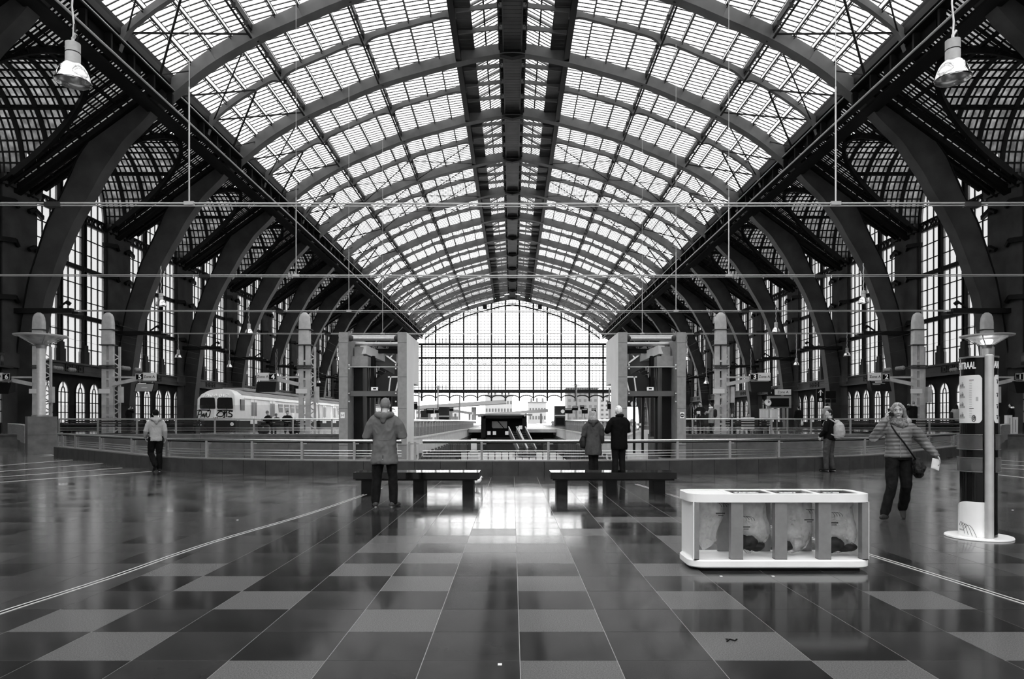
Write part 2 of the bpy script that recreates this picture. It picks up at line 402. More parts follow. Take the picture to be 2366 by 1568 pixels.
# --- lantern: curbs, opaque gutter strips, pitched glazing, ridge walkway
zc = S(4.4); zl = zc + .25
for sgn in (-1, 1):
    mb = MB(); mb.box(*sorted((sgn*4.3, sgn*4.62)), D0, D_END, prof(4.4)+.1, zc+.3)
    mb.box(*sorted((sgn*4.25, sgn*4.7)), D0, D_END, prof(4.4)+.0, prof(4.4)+.12); mb.build('lantern_curb', M['iron_dark'], ceiling)
    mb = MB(); n = int(D_END/.55)
    for j in range(n): mb.box(*sorted((sgn*4.3, sgn*3.2)), D_END-(j+1)*.55+.015, D_END-j*.55-.015, zc+.05, zc+.12)
    mb.build('gutter_boards', M['iron'], ceiling)
    gb = MB(); gp = MB()
    xa, xb, za, zb = 3.2, 1.0, zc+.3, zc+1.5
    gp.strip([(sgn*xa,za),(sgn*xb,zb)], [(sgn*xa,za+.01),(sgn*xb,zb+.01)], D0, D_END, 'y')
    gp.box(*sorted((sgn*3.2,sgn*3.21)), D0, D_END, zc+.12, za)
    for j in range(int((D_END-D0)/STEP)): gb.bar((sgn*xa, D_END-j*STEP, za), (sgn*xb, D_END-j*STEP, zb), .05, .08)
    for x in (3.2, 2.2, 1.0):
        z = za + (zb-za)*(xa-x)/(xa-xb); gb.box(sgn*x-.06, sgn*x+.06, D0, D_END, z-.2, z+.03)
    link('lantern_glazing', gp.mesh('lantern_glazing', M['roof_glass']), ceiling)
    link('lantern_bars', gb.mesh('lantern_bars', M['bar'], fix=False), ceiling, kind='stuff')
    # walkway side lattice
    lat = MB(); zw = prof(0) + .35
    for zz in (zw-.1, zw+1.0): lat.box(sgn*1.1-.05, sgn*1.1+.05, D0, D_END, zz-.05, zz+.05)
    for j in range(int(D_END/.95)):
        y = j*.95; a, b = (zw, zw+1) if j % 2 else (zw+1, zw)
        lat.bar((sgn*1.1,y,a), (sgn*1.1,y+.95,b), .06); lat.bar((sgn*1.1,y,zw), (sgn*.78,y,zw), .06); lat.bar((sgn*1.1,y,zw-.05), (sgn*.95,y,zw-.3), .05)
    lat.build('walkway_railing', M['iron_dark'], ceiling)
    for D in [d - S0/2 for d in DK] + [d+S0/4 for d in DK] + [d-S0/4 for d in DK]:
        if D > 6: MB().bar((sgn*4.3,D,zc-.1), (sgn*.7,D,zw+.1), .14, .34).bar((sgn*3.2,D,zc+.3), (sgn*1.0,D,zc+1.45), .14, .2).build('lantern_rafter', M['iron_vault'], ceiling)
mb = MB(); zw = prof(0) + .35
for j in range(int(D_END/.5)): mb.box(-.75, .75, D_END-(j+1)*.5+.02, D_END-j*.5-.02, zw-.1, zw)
mb.box(-.8, -.7, D0, D_END, zw-.28, zw+.05).box(.7, .8, D0, D_END, zw-.28, zw+.05)
mb.build('ridge_walkway', M['iron'], ceiling)
MB().box(-1.0, 1.0, D0, D_END, zc+1.45, zc+1.6).build('lantern_ridge', M['iron_dark'], ceiling)
for D in DK[:-1]:
    MB().strip([(-1.05,zw-.5),(0,zw-.75),(1.05,zw-.5)], [(-1.05,zw+.9),(0,zw+.9),(1.05,zw+.9)], D-.02, D+.5, 'y').build('ridge_bulkhead', M['iron_dark'], ceiling)

# --- longitudinal girders
for sgn, side in ((-1,'left'),(1,'right')):
    g = thing('trim_girder', 'long lattice girder carrying the vault edge along the %s aisle' % side, 'girder', kind='structure')
    x = sgn*22.68; z1 = EYE+21.75; z0 = EYE+20.62
    MB().box(x-.3, x+.3, D0, D_END, z1, z1+.16).build('upper_chord', M['iron_dark'], g)
    MB().box(x-.26, x+.26, D0, D_END, z0, z0+.1).build('lower_chord', M['iron_dark'], g)
    MB().tube([(x-sgn*.3, D0, z0+.02), (x-sgn*.3, D_END, z0+.02)], .065, 8).build('edge_pipe', M['cable'], g, 60)
    MB().tube([(x-sgn*.3, D0, z1+.12), (x-sgn*.3, D_END, z1+.12)], .035, 6).build('conduit', M['cable'], g, 60)
    MB().box(*sorted((sgn*22.62, sgn*23.15)), D0, D_END, EYE+22.5, EYE+23.0).build('flashing', M['iron_dark'], g)
    for D in DK[1:]:
        for j in range(5):
            y = D - j*S0/5
            MB().box(x-.18, x+.18, y-.09, y+.09, z0+.1, z1).build('stanchion', M['iron_dark'], g)
    MB().box(*sorted((x+sgn*.5, x+sgn*1.5)), D0, D_END, z0-.15, z0+.02).build('walkway', M['iron_dark'], g)

for sgn in (-1,1): MB().box(*sorted((sgn*23.0, sgn*33.4)), D0, DK[1]-.2, EYE+21, EYE+21.3).build('aisle_deck', M['iron_dark'], ceiling)  # plain unseen deck, added to stop sky light leaking in near the camera
# --- lower legs of the ribs
leg_in = [(22.9,21.5),(23.8,20.7),(24.5,19.9),(25.8,18.6),(26.5,17.6),(27.25,16.5),(27.9,15.3),(28.5,14.3),(29.4,12.6),(30.17,10.7),(30.66,9.2),(31.06,7.95),(31.55,4.5),(31.85,1.5),(31.95,-1.0)]
leg_out = [(22.9,23.2),(24.6,22.0),(25.9,20.9),(26.9,19.9),(27.8,18.8),(28.7,17.55),(29.3,16.2),(29.85,15.0),(30.75,13.2),(31.3,11.6),(31.75,10.2),(32.15,8.7),(32.8,4.5),(33.0,1.5),(33.05,-1.0)]
li = spline(leg_in, 4); lo = spline(leg_out, 4)
for sgn, side in ((-1,'left'),(1,'right')):
    for n, D in enumerate(DK[1:]):
        r = thing('arch_leg', 'riveted box leg of arch %s from the camera end, springing from the %s wall' % (ORD[n], side), 'arch', (0,D,0), kind='structure')
        A = [(sgn*p.x, EYE+p.y) for p in li]; B = [(sgn*p.x, EYE+p.y) for p in lo]
        MB().strip(A, B, 0, .8, 'y').build('web', M['iron'], r, 30)
        MB().strip(A, [(a-sgn*.06, b-.02) for a, b in A], -.05, .85, 'y').build('inner_flange', M['iron'], r, 30)
        MB().strip(B, [(a+sgn*.06, b+.03) for a, b in B], -.08, .88, 'y').build('outer_flange', M['iron_dark'], r, 30)
        if n < 6:
            for f in (9, 17, 24, 32, 40, 46):
                MB().bar((A[f][0], -.012, A[f][1]), (B[f][0], -.012, B[f][1]), .02, .28).build('cover_plate', M['iron'], r)
        MB().box(*sorted((sgn*33, sgn*29.0)), -.35, -.05, EYE+7.1, EYE+7.42).box(*sorted((sgn*29.0, sgn*28.6)), -.3, .3, EYE+7.05, EYE+7.2).build('bracket', M['iron_dark'], r)
        MB().bar((sgn*30.0,-.2,EYE+7.45), (sgn*29.4,-.2,EYE+7.85), .1).bar((sgn*29.4,-.2,EYE+7.85),(sgn*29.2,-.2,EYE+7.7),.22).build('floodlight', M['iron_dark'], r)

# --- aisle roofs: groined vaults of dirty wired glass
HW, ZS, RISE, XW = 4.3, EYE+15.9, 5.2, 33.0
def zT(dy):
    u = abs(dy)/HW; return ZS + RISE*sqrt(max(0, 1-u*u)) if u < 1 else ZS - 3
def zL(x): return EYE + 15.5 + .73*(32.7-x)
nx, nT = 24, 24
for sgn, side in ((-1,'left'),(1,'right')):
    for n in range(1, len(DK)-1):
        Dc = (DK[n]+DK[n+1])/2
        c = thing('ceiling_aisle', 'groined aisle vault of dirty wired glass over %s bay %d from camera' % (side, n), 'roof', (0,Dc,0), kind='structure')
        bars = MB(); panes = MB(); big = MB(); parts = []
        near = n in (2, 3)
        # transverse barrel (seen facing the camera), arc split in angle
        th = [pi*i/nT for i in range(nT+1)]
        xs = [23.0 + (XW-23.0)*i/nx for i in range(nx+1)]
        def XG(dy):                                      # x where the transverse barrel meets the sloping roof
            return max(23.0, 32.7 - (zT(dy) - EYE - 15.5)/.73)
        for i in range(nT):
            d0, d1 = -HW*cos(th[i]), -HW*cos(th[i+1]); dm = (d0+d1)/2
            z0, z1 = zT(d0*.9999), zT(d1*.9999); g0, g1 = XG(d0*.9999), XG(d1*.9999)
            for j in range(nx):
                a, b = xs[j], xs[j+1]
                a0, a1 = max(a, min(g0,b)), max(a, min(g1,b))
                if b - min(a0,a1) < .005: continue
                q = [(sgn*a0,d0,z0),(sgn*b,d0,z0),(sgn*b,d1,z1),(sgn*a1,d1,z1)]
                if near and dm > -.2 and a0 == a and a1 == a: parts.append(q)
                else: panes.film(q)
            w = .2 if i % 6 == 0 else .07
            bars.bar((sgn*g0,d0,z0-.05), (sgn*XW,d0,z0-.05), w, .1 if w < .1 else .25)
        for j in range(nx+1):
            w = .2 if j % 4 == 0 else .06; x = xs[j]; pts = [(-HW*cos(t), zT(-HW*cos(t)*.9999)) for t in th]
            for (d0,z0),(d1,z1) in zip(pts, pts[1:]):
                if x >= (XG(d0*.9999)+XG(d1*.9999))/2: bars.bar((sgn*x,d0,z0-.06), (sgn*x,d1,z1-.06), w, .1 if w < .1 else .28, up=(1,0,0))
        # groin beams
        for s2 in (-1, 1):
            dd = [s2*HW*(1-(i/24)**2*1.0) for i in range(25)]
            pts = [(sgn*XG(d*.9999), d, zT(d*.9999)-.12) for d in dd]
            for p, q in zip(pts, pts[1:]): big.bar(p, q, .26, .4)
        # sloping roof between the groins, either side of the arch leg
        ny = 20; ns = 22
        ys = [S0/2*(i/ny) for i in range(ny+1)]; sx = [23.0 + (32.9-23.0)*i/ns for i in range(ns+1)]
        for s2 in (-1, 1):
            for j in range(ns):
                a, b = sx[j], sx[j+1]; xm = (a+b)/2; u = (zL(xm)-ZS)/RISE
                yg = HW*sqrt(max(0,1-u*u)) if u > 0 else HW
                if u >= 1: yg = 0
                def YG(x):
                    u = (zL(x)-ZS)/RISE
                    return HW*sqrt(max(0,1-u*u)) if u > 0 else HW
                ga, gb_ = YG(a), YG(b)
                for i in range(ny):
                    y1 = ys[i+1]; ya, yb = min(y1,max(ys[i],ga)), min(y1,max(ys[i],gb_))
                    if y1 - min(ya,yb) < .01: continue
                    panes.film([(sgn*b,s2*yb,zL(b)),(sgn*b,s2*y1,zL(b)),(sgn*a,s2*y1,zL(a)),(sgn*a,s2*ya,zL(a))])
                bars.bar((sgn*a,s2*yg,zL(a)-.05), (sgn*a,s2*S0/2,zL(a)-.05), .16 if j % 6 == 0 else .06, .2 if j % 6 == 0 else .09)
            for i in range(ny+1):
                y = ys[i]; u2 = y/HW; xg = 32.9 if y >= HW else max(23.0, 32.7-(ZS+RISE*sqrt(1-u2*u2)-EYE-15.5)/.73)
                if xg > 23.2: bars.bar((sgn*23.0,s2*y,zL(23.0)-.05), (sgn*xg,s2*y,zL(xg)-.05), .14 if i % 5 == 0 else .06, .2 if i % 5 == 0 else .09)
            big.bar((sgn*23.0,s2*S0/2*.985,zL(23.0)-.2), (sgn*32.9,s2*S0/2*.985,zL(32.9)-.2), .5, .35)
            big.bar((sgn*23.0,s2*(S0/2-1.0),zL(23.0)-.15), (sgn*32.9,s2*(S0/2-1.0),zL(32.9)-.15), .18, .2)
        big.box(*sorted((sgn*22.9,sgn*23.3)), -2.6, 2.6, EYE+21.0, EYE+22.0); big.box(*sorted((sgn*23.0,sgn*27.5)), -.15, .15, EYE+20.95, EYE+21.2)
        link('aisle_glazing', panes.mesh('aisle_glazing', M['aisle_pane'], fix=False), c, kind='stuff')
        link('aisle_bars', bars.mesh('aisle_bars', M['iron_dark'], fix=False), c, kind='stuff')
        big.build('groin_beam', M['iron_dark'], c)
        for q in parts[:300]:
            mb = MB(); nn = Vector((0,-.012,-.004)); mb.add(q + [tuple(Vector(p)-nn) for p in q], [(0,1,2,3),(7,6,5,4),(0,4,5,1),(1,5,6,2),(2,6,7,3),(3,7,4,0)])
            link('glass_pane', mb.mesh('glass_pane', M['aisle_pane'], fix=False), c)
# --- side walls: masonry below with small arched windows, tall iron window bays above
def arch_win_mb(w, z0, zs, zt, fr=.05):
    """outline points of a narrow pointed-round window, centred on y=0"""
    n = 10; return [(-w/2, z0)] + [(-w/2*cos(pi*i/n), zs + (zt-zs)*sin(pi*i/n)) for i in range(n+1)] + [(w/2, z0)]
LW, LZ0, LZS, LZT = 1.3, 1.25, 3.55, 4.38           # lower arched windows
ol = arch_win_mb(LW, LZ0, LZS, LZT)
def frame_low(sgn):
    mb = MB(); inner = arch_win_mb(LW-.12, LZ0+.06, LZS, LZT-.06)
    mb.strip(ol, inner, -.06, .06, 'x')
    for y in (-.22, .22): mb.box(-.03, .03, y-.03, y+.03, LZ0, LZS-.02)
    for z in (LZ0+.03, LZ0+.8, LZ0+1.55, LZS): mb.box(-.03, .03, -LW/2, LW/2, z-.03, z+.03)
    a = [(-.22*cos(pi*i/8), LZS + .42*sin(pi*i/8)) for i in range(9)]
    mb.strip(a, [(p[0]*.75, LZS + (p[1]-LZS)*.85) for p in a], -.03, .03, 'x')
    mb.box(-.03, .03, -.03, .03, LZS+.4, LZT)
    return mb.mesh('window_frame', M['iron_dark'])
fl = frame_low(1); gl_ = MB().poly(ol, -.006, .006, 'x').mesh('glazing', M['win_glass'])
OFFS = [-4.4, -2.7, -1.0, 1.0, 2.7, 4.4]
def wall_side(sgn, side):
    w = thing('wall_%s' % side, 'long dark iron and masonry side wall of the hall, %s of the tracks' % side, 'wall', kind='structure')
    XL = 32.9
    # lower wall pierced by the arched openings
    for n in range(1, len(DK)-1):
        Dc = (DK[n]+DK[n+1])/2; mb = MB(); a = Dc - S0/2
        edges = [a] + [Dc+o for o in OFFS] + [a+S0]
        y = a
        for o in OFFS:
            mb.box(*sorted((sgn*XL, sgn*(XL+.05))), y, Dc+o-LW/2, -1, 5.3); y = Dc+o+LW/2
            up = [(Dc+o+p[0], p[1]) for p in ol[1:-1]]
            mb.strip(up, [(p[0], 5.3) for p in up], sgn*XL, sgn*(XL+.05), 'x')
            mb.box(*sorted((sgn*XL, sgn*(XL+.05))), Dc+o-LW/2, Dc+o+LW/2, -1, LZ0)
        mb.box(*sorted((sgn*XL, sgn*(XL+.05))), y, a+S0, -1, 5.3)
        mb.build('lower_wall', M['wall_low'], w)
        MB().box(*sorted((sgn*32.7, sgn*33.06)), Dc-4.15, Dc+4.15, EYE+3.55, EYE+4.25).box(*sorted((sgn*32.55, sgn*33.06)), Dc-4.3, Dc+4.3, EYE+4.2, EYE+4.34).box(*sorted((sgn*32.5, sgn*33.0)), Dc-5, Dc+5, EYE+3.42, EYE+3.55).build('sill_beam', M['iron'], w)
        mb = MB()
        for j in range(-1, 2):                       # cast ornament squares on the beam
            y = Dc + j*.75
            for d in ((-.28,0,.07,.5),(.28,0,.07,.5),(0,.22,.5,.07),(0,-.22,.5,.07),(0,0,.2,.2)):
                mb.cbox((sgn*32.67, y+d[0], EYE+3.9+d[1]), .06, d[2], d[3])
        mb.build('ornament', M['iron_dark'], w)
        for z in (EYE+5.2, ):
            pass
    for n in range(1, len(DK)):
        D = DK[n] + .3
        MB().box(*sorted((sgn*32.8, sgn*33.06)), D-1.6, D+1.6, -1, EYE+15.9).box(*sorted((sgn*32.65, sgn*33.06)), D-1.7, D+1.7, EYE+3.5, EYE+4.4).box(*sorted((sgn*32.6, sgn*33.06)), D-1.75, D+1.75, EYE+15.3, EYE+16.1).build('pilaster', M['wall'], w)
        for j, z in enumerate((EYE+14.2, EYE+11.64, EYE+7.94)):
            for s2 in (-1, 1):
                MB().bar((sgn*32.5, D+s2*.9, z+.15), (sgn*32.85, D+s2*2.2, z-.02), .22, .3).tube([(sgn*32.6,D+s2*.5,z-.1),(sgn*32.5,D+s2*.9,z+.15)], .16, 6).build('tie_bracket', M['iron_dark'], w)
        MB().box(*sorted((sgn*32.2, sgn*33.06)), D-1.5, D+1.5, EYE+15.9, EYE+16.7).build('capital', M['iron_dark'], w)
    MB().box(*sorted((sgn*32.75, sgn*33.3)), D0, DK[1]+.5, -1, 26).build('return_wall', M['wall'], w)
    # outer wall head above the windows (dark, seen only past the arches)
    return w
Z1, Z2, Z3, ZTB, ZTT = EYE+4.3, EYE+7.94, EYE+11.64, EYE+15.2, EYE+15.85
def archz(dy): u = min(1, abs(dy)/4.15); return EYE+15.9 + 5.1*sqrt(max(0,1-u*u))
WIN = {}
def tall_window(sgn, part):
    mb = MB(); B = lambda y0,y1,z0,z1,d=.08: mb.box(-d, d, y0, y1, z0, z1)
    cols = []
    lights = [(-4.15,-1.45),(-1.35,1.35),(1.45,4.15)]
    for (a, b) in lights: cols += [(a+.12+(b-a-.24)*i/3, a+.12+(b-a-.24)*(i+1)/3) for i in range(3)]
    for y in (-1.4, 1.4):
        for s2 in (-1, 1): B(y+s2*.16-.07, y+s2*.16+.07, Z1, archz(y)-.1, .16)
        B(y-.2, y+.2, Z1, archz(y)-.1, .04)
        mb.box(-.3, .16, y-.32, y+.32, Z1, Z1+1.0).box(-.25, .16, y-.24, y+.24, Z1+1.0, Z1+1.5)
    for y in (-4.15, 4.15): B(y-.12, y+.12, Z1, EYE+16.0, .16)
    rows = []
    for a, b in ((Z1,Z2),(Z2,Z3),(Z3,ZTB)): rows += [(a+(b-a)*i/3, a+(b-a)*(i+1)/3) for i in range(3)]
    top = [(ZTT+1.25*i, ZTT+1.25*(i+1)) for i in range(5)]
    for c0, c1 in cols[1:]:
        if min(abs(c0-x) for x in (-4.03,-1.33,1.57,-1.23)) > .3: B(c0-.03, c0+.03, Z1, max(Z1, archz(c0)), .05)
    for a, b in rows:
        B(-4.15, 4.15, a-.03, a+.03, .05)
    for z in (Z2, Z3): B(-4.15, 4.15, z-.17, z+.17, .14)
    for z in (ZTB, ZTT): B(-4.15, 4.15, z-.07, z+.07, .14)
    n = 14
    for i in range(n):                               # diamond-pierced transom
        y = -4.1 + 8.2*i/n; w = 8.2/n
        for (p, q) in (((y,ZTB),(y+w/2,(ZTB+ZTT)/2)),((y+w/2,(ZTB+ZTT)/2),(y,ZTT)),((y+w,ZTB),(y+w/2,(ZTB+ZTT)/2)),((y+w/2,(ZTB+ZTT)/2),(y+w,ZTT))):
            mb.bar((0,p[0],p[1]), (0,q[0],q[1]), .17, .1)
    for a, b in top:
        u = (a - EYE-15.9)/5.1
        if 0 < u < 1: y = 4.15*sqrt(1-u*u); B(-y, y, a-.03, a+.03, .05)
    u = (ZTT+2.5-EYE-15.9)/5.1; y = 4.15*sqrt(1-u*u); B(-y, y, ZTT+2.4, ZTT+2.6, .1)
    aa = [(-4.15*cos(pi*i/24), EYE+15.9+5.1*sin(pi*i/24)) for i in range(25)]
    mb.strip(aa, [(p[0]*1.06, EYE+15.9+(p[1]-EYE-15.9)*1.05) for p in aa], -.2, .2, 'x')
    return mb.mesh('window_frame', M['iron_dark']), cols, rows + [(ZTB,ZTT)] + top
frm, COLS, ROWS = tall_window(1, 0)
def pane_quads():
    out = []
    for (a, b) in ROWS:
        for (c0, c1) in COLS:
            t0, t1 = min(b, archz(c0)), min(b, archz(c1))
            if t0 <= a and t1 <= a: continue
            t0 = max(t0, a); t1 = max(t1, a); out.append((c0, c1, a, t0, t1))
    return out
PQ = pane_quads(); cache = {}
def pane_mesh(w, h0, h1):
    k = (round(w,2), round(h0,2), round(h1,2))
    if k not in cache: cache[k] = MB().poly([(-w/2,0),(w/2,0),(w/2,h1+1e-3),(-w/2,h0+1e-3)], -.006, .006, 'x').mesh('pane', M['win_glass'])
    return cache[k]
allp = MB()
for (c0,c1,a,t0,t1) in PQ: allp.poly([(c0,a),(c1,a),(c1,t1+1e-3),(c0,t0+1e-3)], -.006, .006, 'x')
allp = allp.mesh('glazing', M['win_glass'])
wno = 0
for sgn, side in ((-1,'left'),(1,'right')):
    wl = wall_side(sgn, side)
    for n in range(1, len(DK)-1):
        Dc = (DK[n]+DK[n+1])/2 + .15; wno += 1
        win = thing('window_%d' % wno, 'tall arched iron window of bay %d from camera in the %s wall' % (n, side), 'window', (sgn*33.02, Dc, 0), 0 if sgn > 0 else pi, kind='structure')
        f = link('window_frame', frm, win)
        if n <= 4:
            for (c0,c1,a,t0,t1) in PQ: link('pane', pane_mesh(c1-c0, t0-a, t1-a), win, (0,(c0+c1)/2,a))
        else: link('glazing', allp, win)
        for i, o in enumerate(OFFS):
            wno += 1
            q = thing('window_%d' % wno, 'small round-headed window %d under bay %d of the %s wall' % (i+1, n, side), 'window', (sgn*32.9, (DK[n]+DK[n+1])/2+o, 0), kind='structure')
            link('window_frame', fl, q); link('glazing', gl_, q)

# --- end screen
es = thing('window_end', 'huge glazed iron screen with fan ornament closing the far end', 'window', (0, D_END+.5, 0), kind='structure')
PE = F/D_END                                         # px per metre there
ez = lambda py: EYE + (VY-py)/PE
MX = [(i+.5)*3.515 for i in range(7)]; MX = sorted([-x for x in MX] + MX) 
def etop(x): return prof(min(abs(x),22.6)) + .9 if abs(x) < 22.7 else EYE + 19.3
mb = MB()
for x in MX: mb.box(x-.2, x+.2, -.25, .25, ez(926), etop(x))
mb.build('mullion', M['bar'], es)
XE = 26.0
hz = MB()
for py, h in ((794.5,.55),(800.6,.22),(826,.5),(843.3,.22),(856,.2),(868,.1),(903.5,.8)): hz.box(-XE, XE, -.2, .2, ez(py)-h/2, ez(py)+h/2)
hz.build('transom', M['bar'], es)
mb = MB(); xs_ = []
for i in range(-8, 8):
    for q in (1,2,3): xs_.append((i+.5)*3.515 + q*3.515/4)
for x in xs_:
    if abs(x) < XE:
        mb.box(x-.05, x+.05, -.05, .05, ez(903), ez(843)); mb.box(x-.05, x+.05, -.05, .05, ez(826), etop(x) if abs(x) < 22.7 else ez(794))
z = ez(903)
rowz = [ez(903)+ i*.82 for i in range(1,5)] + [ez(895), ez(876), ez(880), ez(862), ez(849)] + [ez(820), ez(814), ez(807)] + [ez(790),ez(783),ez(776),ez(770),ez(762),ez(755),ez(748),ez(741),ez(734),ez(727),ez(720),ez(713),ez(706),ez(700)]
for z in rowz:
    hw = XE if z < ez(794.5) else max([x/10 for x in range(0, 226) if etop(x/10) > z+.2] or [0])
    if hw > 1: mb.box(-hw, hw, -.05, .05, z-.05, z+.05)
for zb, hh in ((ez(903),1.6),(ez(794.5),1.7)):       # crenellated fringe of small panes
    for i in range(int(2*XE/.44)):
        x = -XE + i*.44
        if zb < ez(800) or etop(x) > zb + 2: mb.box(x-.04, x+.04, -.04, .04, zb, zb+hh*(.9 if i % 2 else .65))
link('glazing_bars', mb.mesh('glazing_bars', M['bar'], fix=False), es, kind='stuff')
for i in range(15):                                  # fan ornaments
    cx = (i-7)*3.515; z0 = ez(842.5); mb = MB()
    for r in (.5, .95, 1.35, 1.7):
        p = [(cx + r*cos(pi*k/12), 0, z0 + r*sin(pi*k/12)) for k in range(13)]
        for a, b in zip(p, p[1:]): mb.bar(a, b, .1)
    for k in range(1, 8): mb.bar((cx+.2*cos(pi*k/8),0,z0+.2*sin(pi*k/8)), (cx+1.7*cos(pi*k/8),0,z0+1.7*sin(pi*k/8)), .09)
    for s2 in (-1,1): mb.bar((cx+s2*1.0,0,ez(826)-.2),(cx+s2*1.7,0,z0+1.3),.05)
    mb.build('fan', M['bar'], es)
for i in range(15):                                  # scalloped valance along the bottom
    cx = (i-7)*3.515; mb = MB(); zt = ez(921)
    p = [(cx + 1.757*cos(pi*k/10), 0, zt + .9*sin(pi*k/10)) for k in range(11)]
    for a, b in zip(p, p[1:]): mb.bar(a, b, .2, .3)
    mb.box(cx-1.757, cx+1.757, -.06, .06, zt+1.25, zt+1.35).box(cx-1.757-.05, cx-1.757+.05, -.06, .06, zt-.6, ez(903))
    mb.build('valance', M['bar'], es)
pp = MB()
for i in range(-8, 8):
    xa, xb = (i+.5)*3.515+.05, (i+1.5)*3.515-.05
    pp.box(xa, xb, -.006, .006, ez(903), ez(794.5)); 
    for q in range(4):
        x0, x1 = xa+(xb-xa)*q/4, xa+(xb-xa)*(q+1)/4
        if max(abs(x0),abs(x1)) < 22.6: pp.poly([(x0,ez(794.5)),(x1,ez(794.5)),(x1,etop(x1)),(x0,etop(x0))], -.006, .006, 'y')
pp.build('glazing', M['end_glass'], es)
# pipes and lacework following the last arch
mb = MB(); pts = [Vector((x, -.6, prof(x)-1.5 - (.8 if abs(x) < 11 else 0)*0)) for x in [ -22+44*i/40 for i in range(41)]]
mb.tube(pts, .17, 6); mb.build('drain_pipe', M['bar'], es, 60)
mb = MB()
for i in range(150):
    x = -22.5 + 45*i/150; mb.bar((x,-.4,prof(x)-.1), (x+.35,-.4,prof(x+.35)-1.9), .05); mb.bar((x+.35,-.4,prof(x+.35)-.1), (x,-.4,prof(x)-1.9), .05)
for off in (.5, 1.0, 1.9):
    pts = [Vector((x,-.4,prof(x)-off)) for x in [-22.5+45*i/60 for i in range(61)]]
    for a, b in zip(pts, pts[1:]): mb.bar(a, b, .06)
link('arch_lacework', mb.mesh('arch_lacework', M['bar'], fix=False), es, kind='stuff')
for x in (-6.9, 6.9): MB().box(x-.5, x+.5, -.9, -.3, EYE+28.1, EYE+29.2).build('loudspeaker', M['black'], es)
for sgn in (-1,1): MB().box(*sorted((sgn*26,sgn*33.5)), 0, .6, EYE+3.5, EYE+24).build('side_infill', M['wall'], es)
# --- unseen station head: pale stone, with glazed gable added to light the hall
wb = thing('wall_back', 'pale stone wall of the station head behind the camera', 'wall', kind='structure')
MB().box(-34, 34, D0-1, D0, -1, 9).build('masonry', M['stone'], wb)
for sgn in (-1,1): MB().box(*sorted((sgn*23, sgn*34)), D0-1, D0, 9, 24).build('masonry_pier', M['stone'], wb)
wg = thing('window_back', 'glazed iron gable screen above the station head behind the camera', 'window', kind='structure')
for i in range(-6, 7): MB().box(i*3.5-.15, i*3.5+.15, D0-.3, D0, 9, prof(abs(i*3.5))+.9).build('mullion', M['bar'], wg)
for z in (9.1, 13, 17, 21): MB().box(-23, 23, D0-.3, D0, z-.15, z+.15).build('transom', M['bar'], wg)
gb = MB()
for i in range(-7, 7):
    x0, x1 = max(-22.6,i*3.5), min(22.6,(i+1)*3.5)
    gb.poly([(x0,9),(x1,9),(x1,prof(abs(x1))+.9),(x0,prof(abs(x0))+.9)], D0-.16, D0-.148, 'y')
gb.build('glazing', M['end_glass'], wg)
# ================================================================ FLOOR, VOID, PLATFORMS
ZP = .70                                             # platform level
plin = [(124,1053),(222,1066),(331,1081),(414,1089),(518,1093),(692,1096.5),(950,1098),(1184,1098),(1420,1098),(1640,1093.5),(1760,1091),(1840,1088),(2000,1081.5),(2110,1068),(2214,1052.5),(2240,1050)]
pl = [G(*p) for p in plin]
pl = spline(pl, 10)
def front_of(x):
    if x <= pl[0].x: return pl[0].y + (pl[0].x-x)*1.25
    if x >= pl[-1].x: return pl[-1].y + (x-pl[-1].x)*1.25
    for a, b in zip(pl, pl[1:]):
        if a.x <= x <= b.x: return a.y + (b.y-a.y)*(x-a.x)/max(1e-6,b.x-a.x)
    return 18
fl_ = thing('floor', 'polished dark bluestone paving with scattered pale granite tiles', 'floor', kind='structure')
outl = [(-33,-17),(33,-17),(33,44)] + [(p.x, p.y+.25) for p in reversed(pl)] + [(-33,44)]
MB().poly(outl, -.3, -.0015).build('paving_bed', M['joint'], fl_)
TX, TY, X00, Y00 = .58, .5555, .045, 4.083
lights = {(-1,0),(-1,-3),(0,2),(1,-2),(1,0),(2,-4),(2,2),(3,-2),(3,0),(0,-5),(4,-3),(4,2),(5,-2),(6,-3),(6,3),(5,4),(3,-5),(4,-6),(1,-6),(2,5),(0,5),(5,0),(6,0),(7,-2),(-1,3)}
meshes = {}
for k in ('floor_dark','floor_mid','floor_light','floor_outer'):
    meshes[k] = MB().box(.0025, TX-.0025, .0025, TY-.0025, -.022, 0).mesh('paving_tile', M[k])
rest = {k: MB() for k in meshes}; near = []
rng = random.Random(3)
for r in range(-13, 72):
    for c in range(-58, 58):
        x, y = X00 + c*TX, Y00 + r*TY
        if y < -3 or y > min(front_of(x), front_of(x+TX)) - .0 - TY*.6: continue
        ra = rng.random()
        if (r, c) in lights: k = 'floor_light'
        elif -1 <= r <= 5 and -6 < c < 6: k = 'floor_dark' if ra < .6 else 'floor_mid'
        elif not (-3.9 + .075*y < x < 4.1 - .07*max(0,y-5)) and (r,c) not in lights: k = 'floor_outer' if ra < .8 else 'floor_mid'
        else: k = 'floor_light' if ra < (.26 if -3.3-.03*y < x < 3.6+.03*y and y < 11 else 0) else ('floor_mid' if ra < .55 else 'floor_dark')
        u = VX + (x+TX/2)*F/max(y,.2); vis = y > 3.3 and -60 < u < 2430
        near.append((y if vis else 999, x, y, k))
near.sort(key=lambda t: t[0])
for n, (d, x, y, k) in enumerate(near):
    if n < 300 and d < 900: link('paving_tile', meshes[k], fl_, (x, y, 0))
    else: rest[k].box(x+.0025, x+TX-.0025, y+.0025, y+TY-.0025, -.022, 0)
for k, mb in rest.items():
    link('paving', mb.mesh('paving', M[k], fix=False), fl_, kind='stuff')
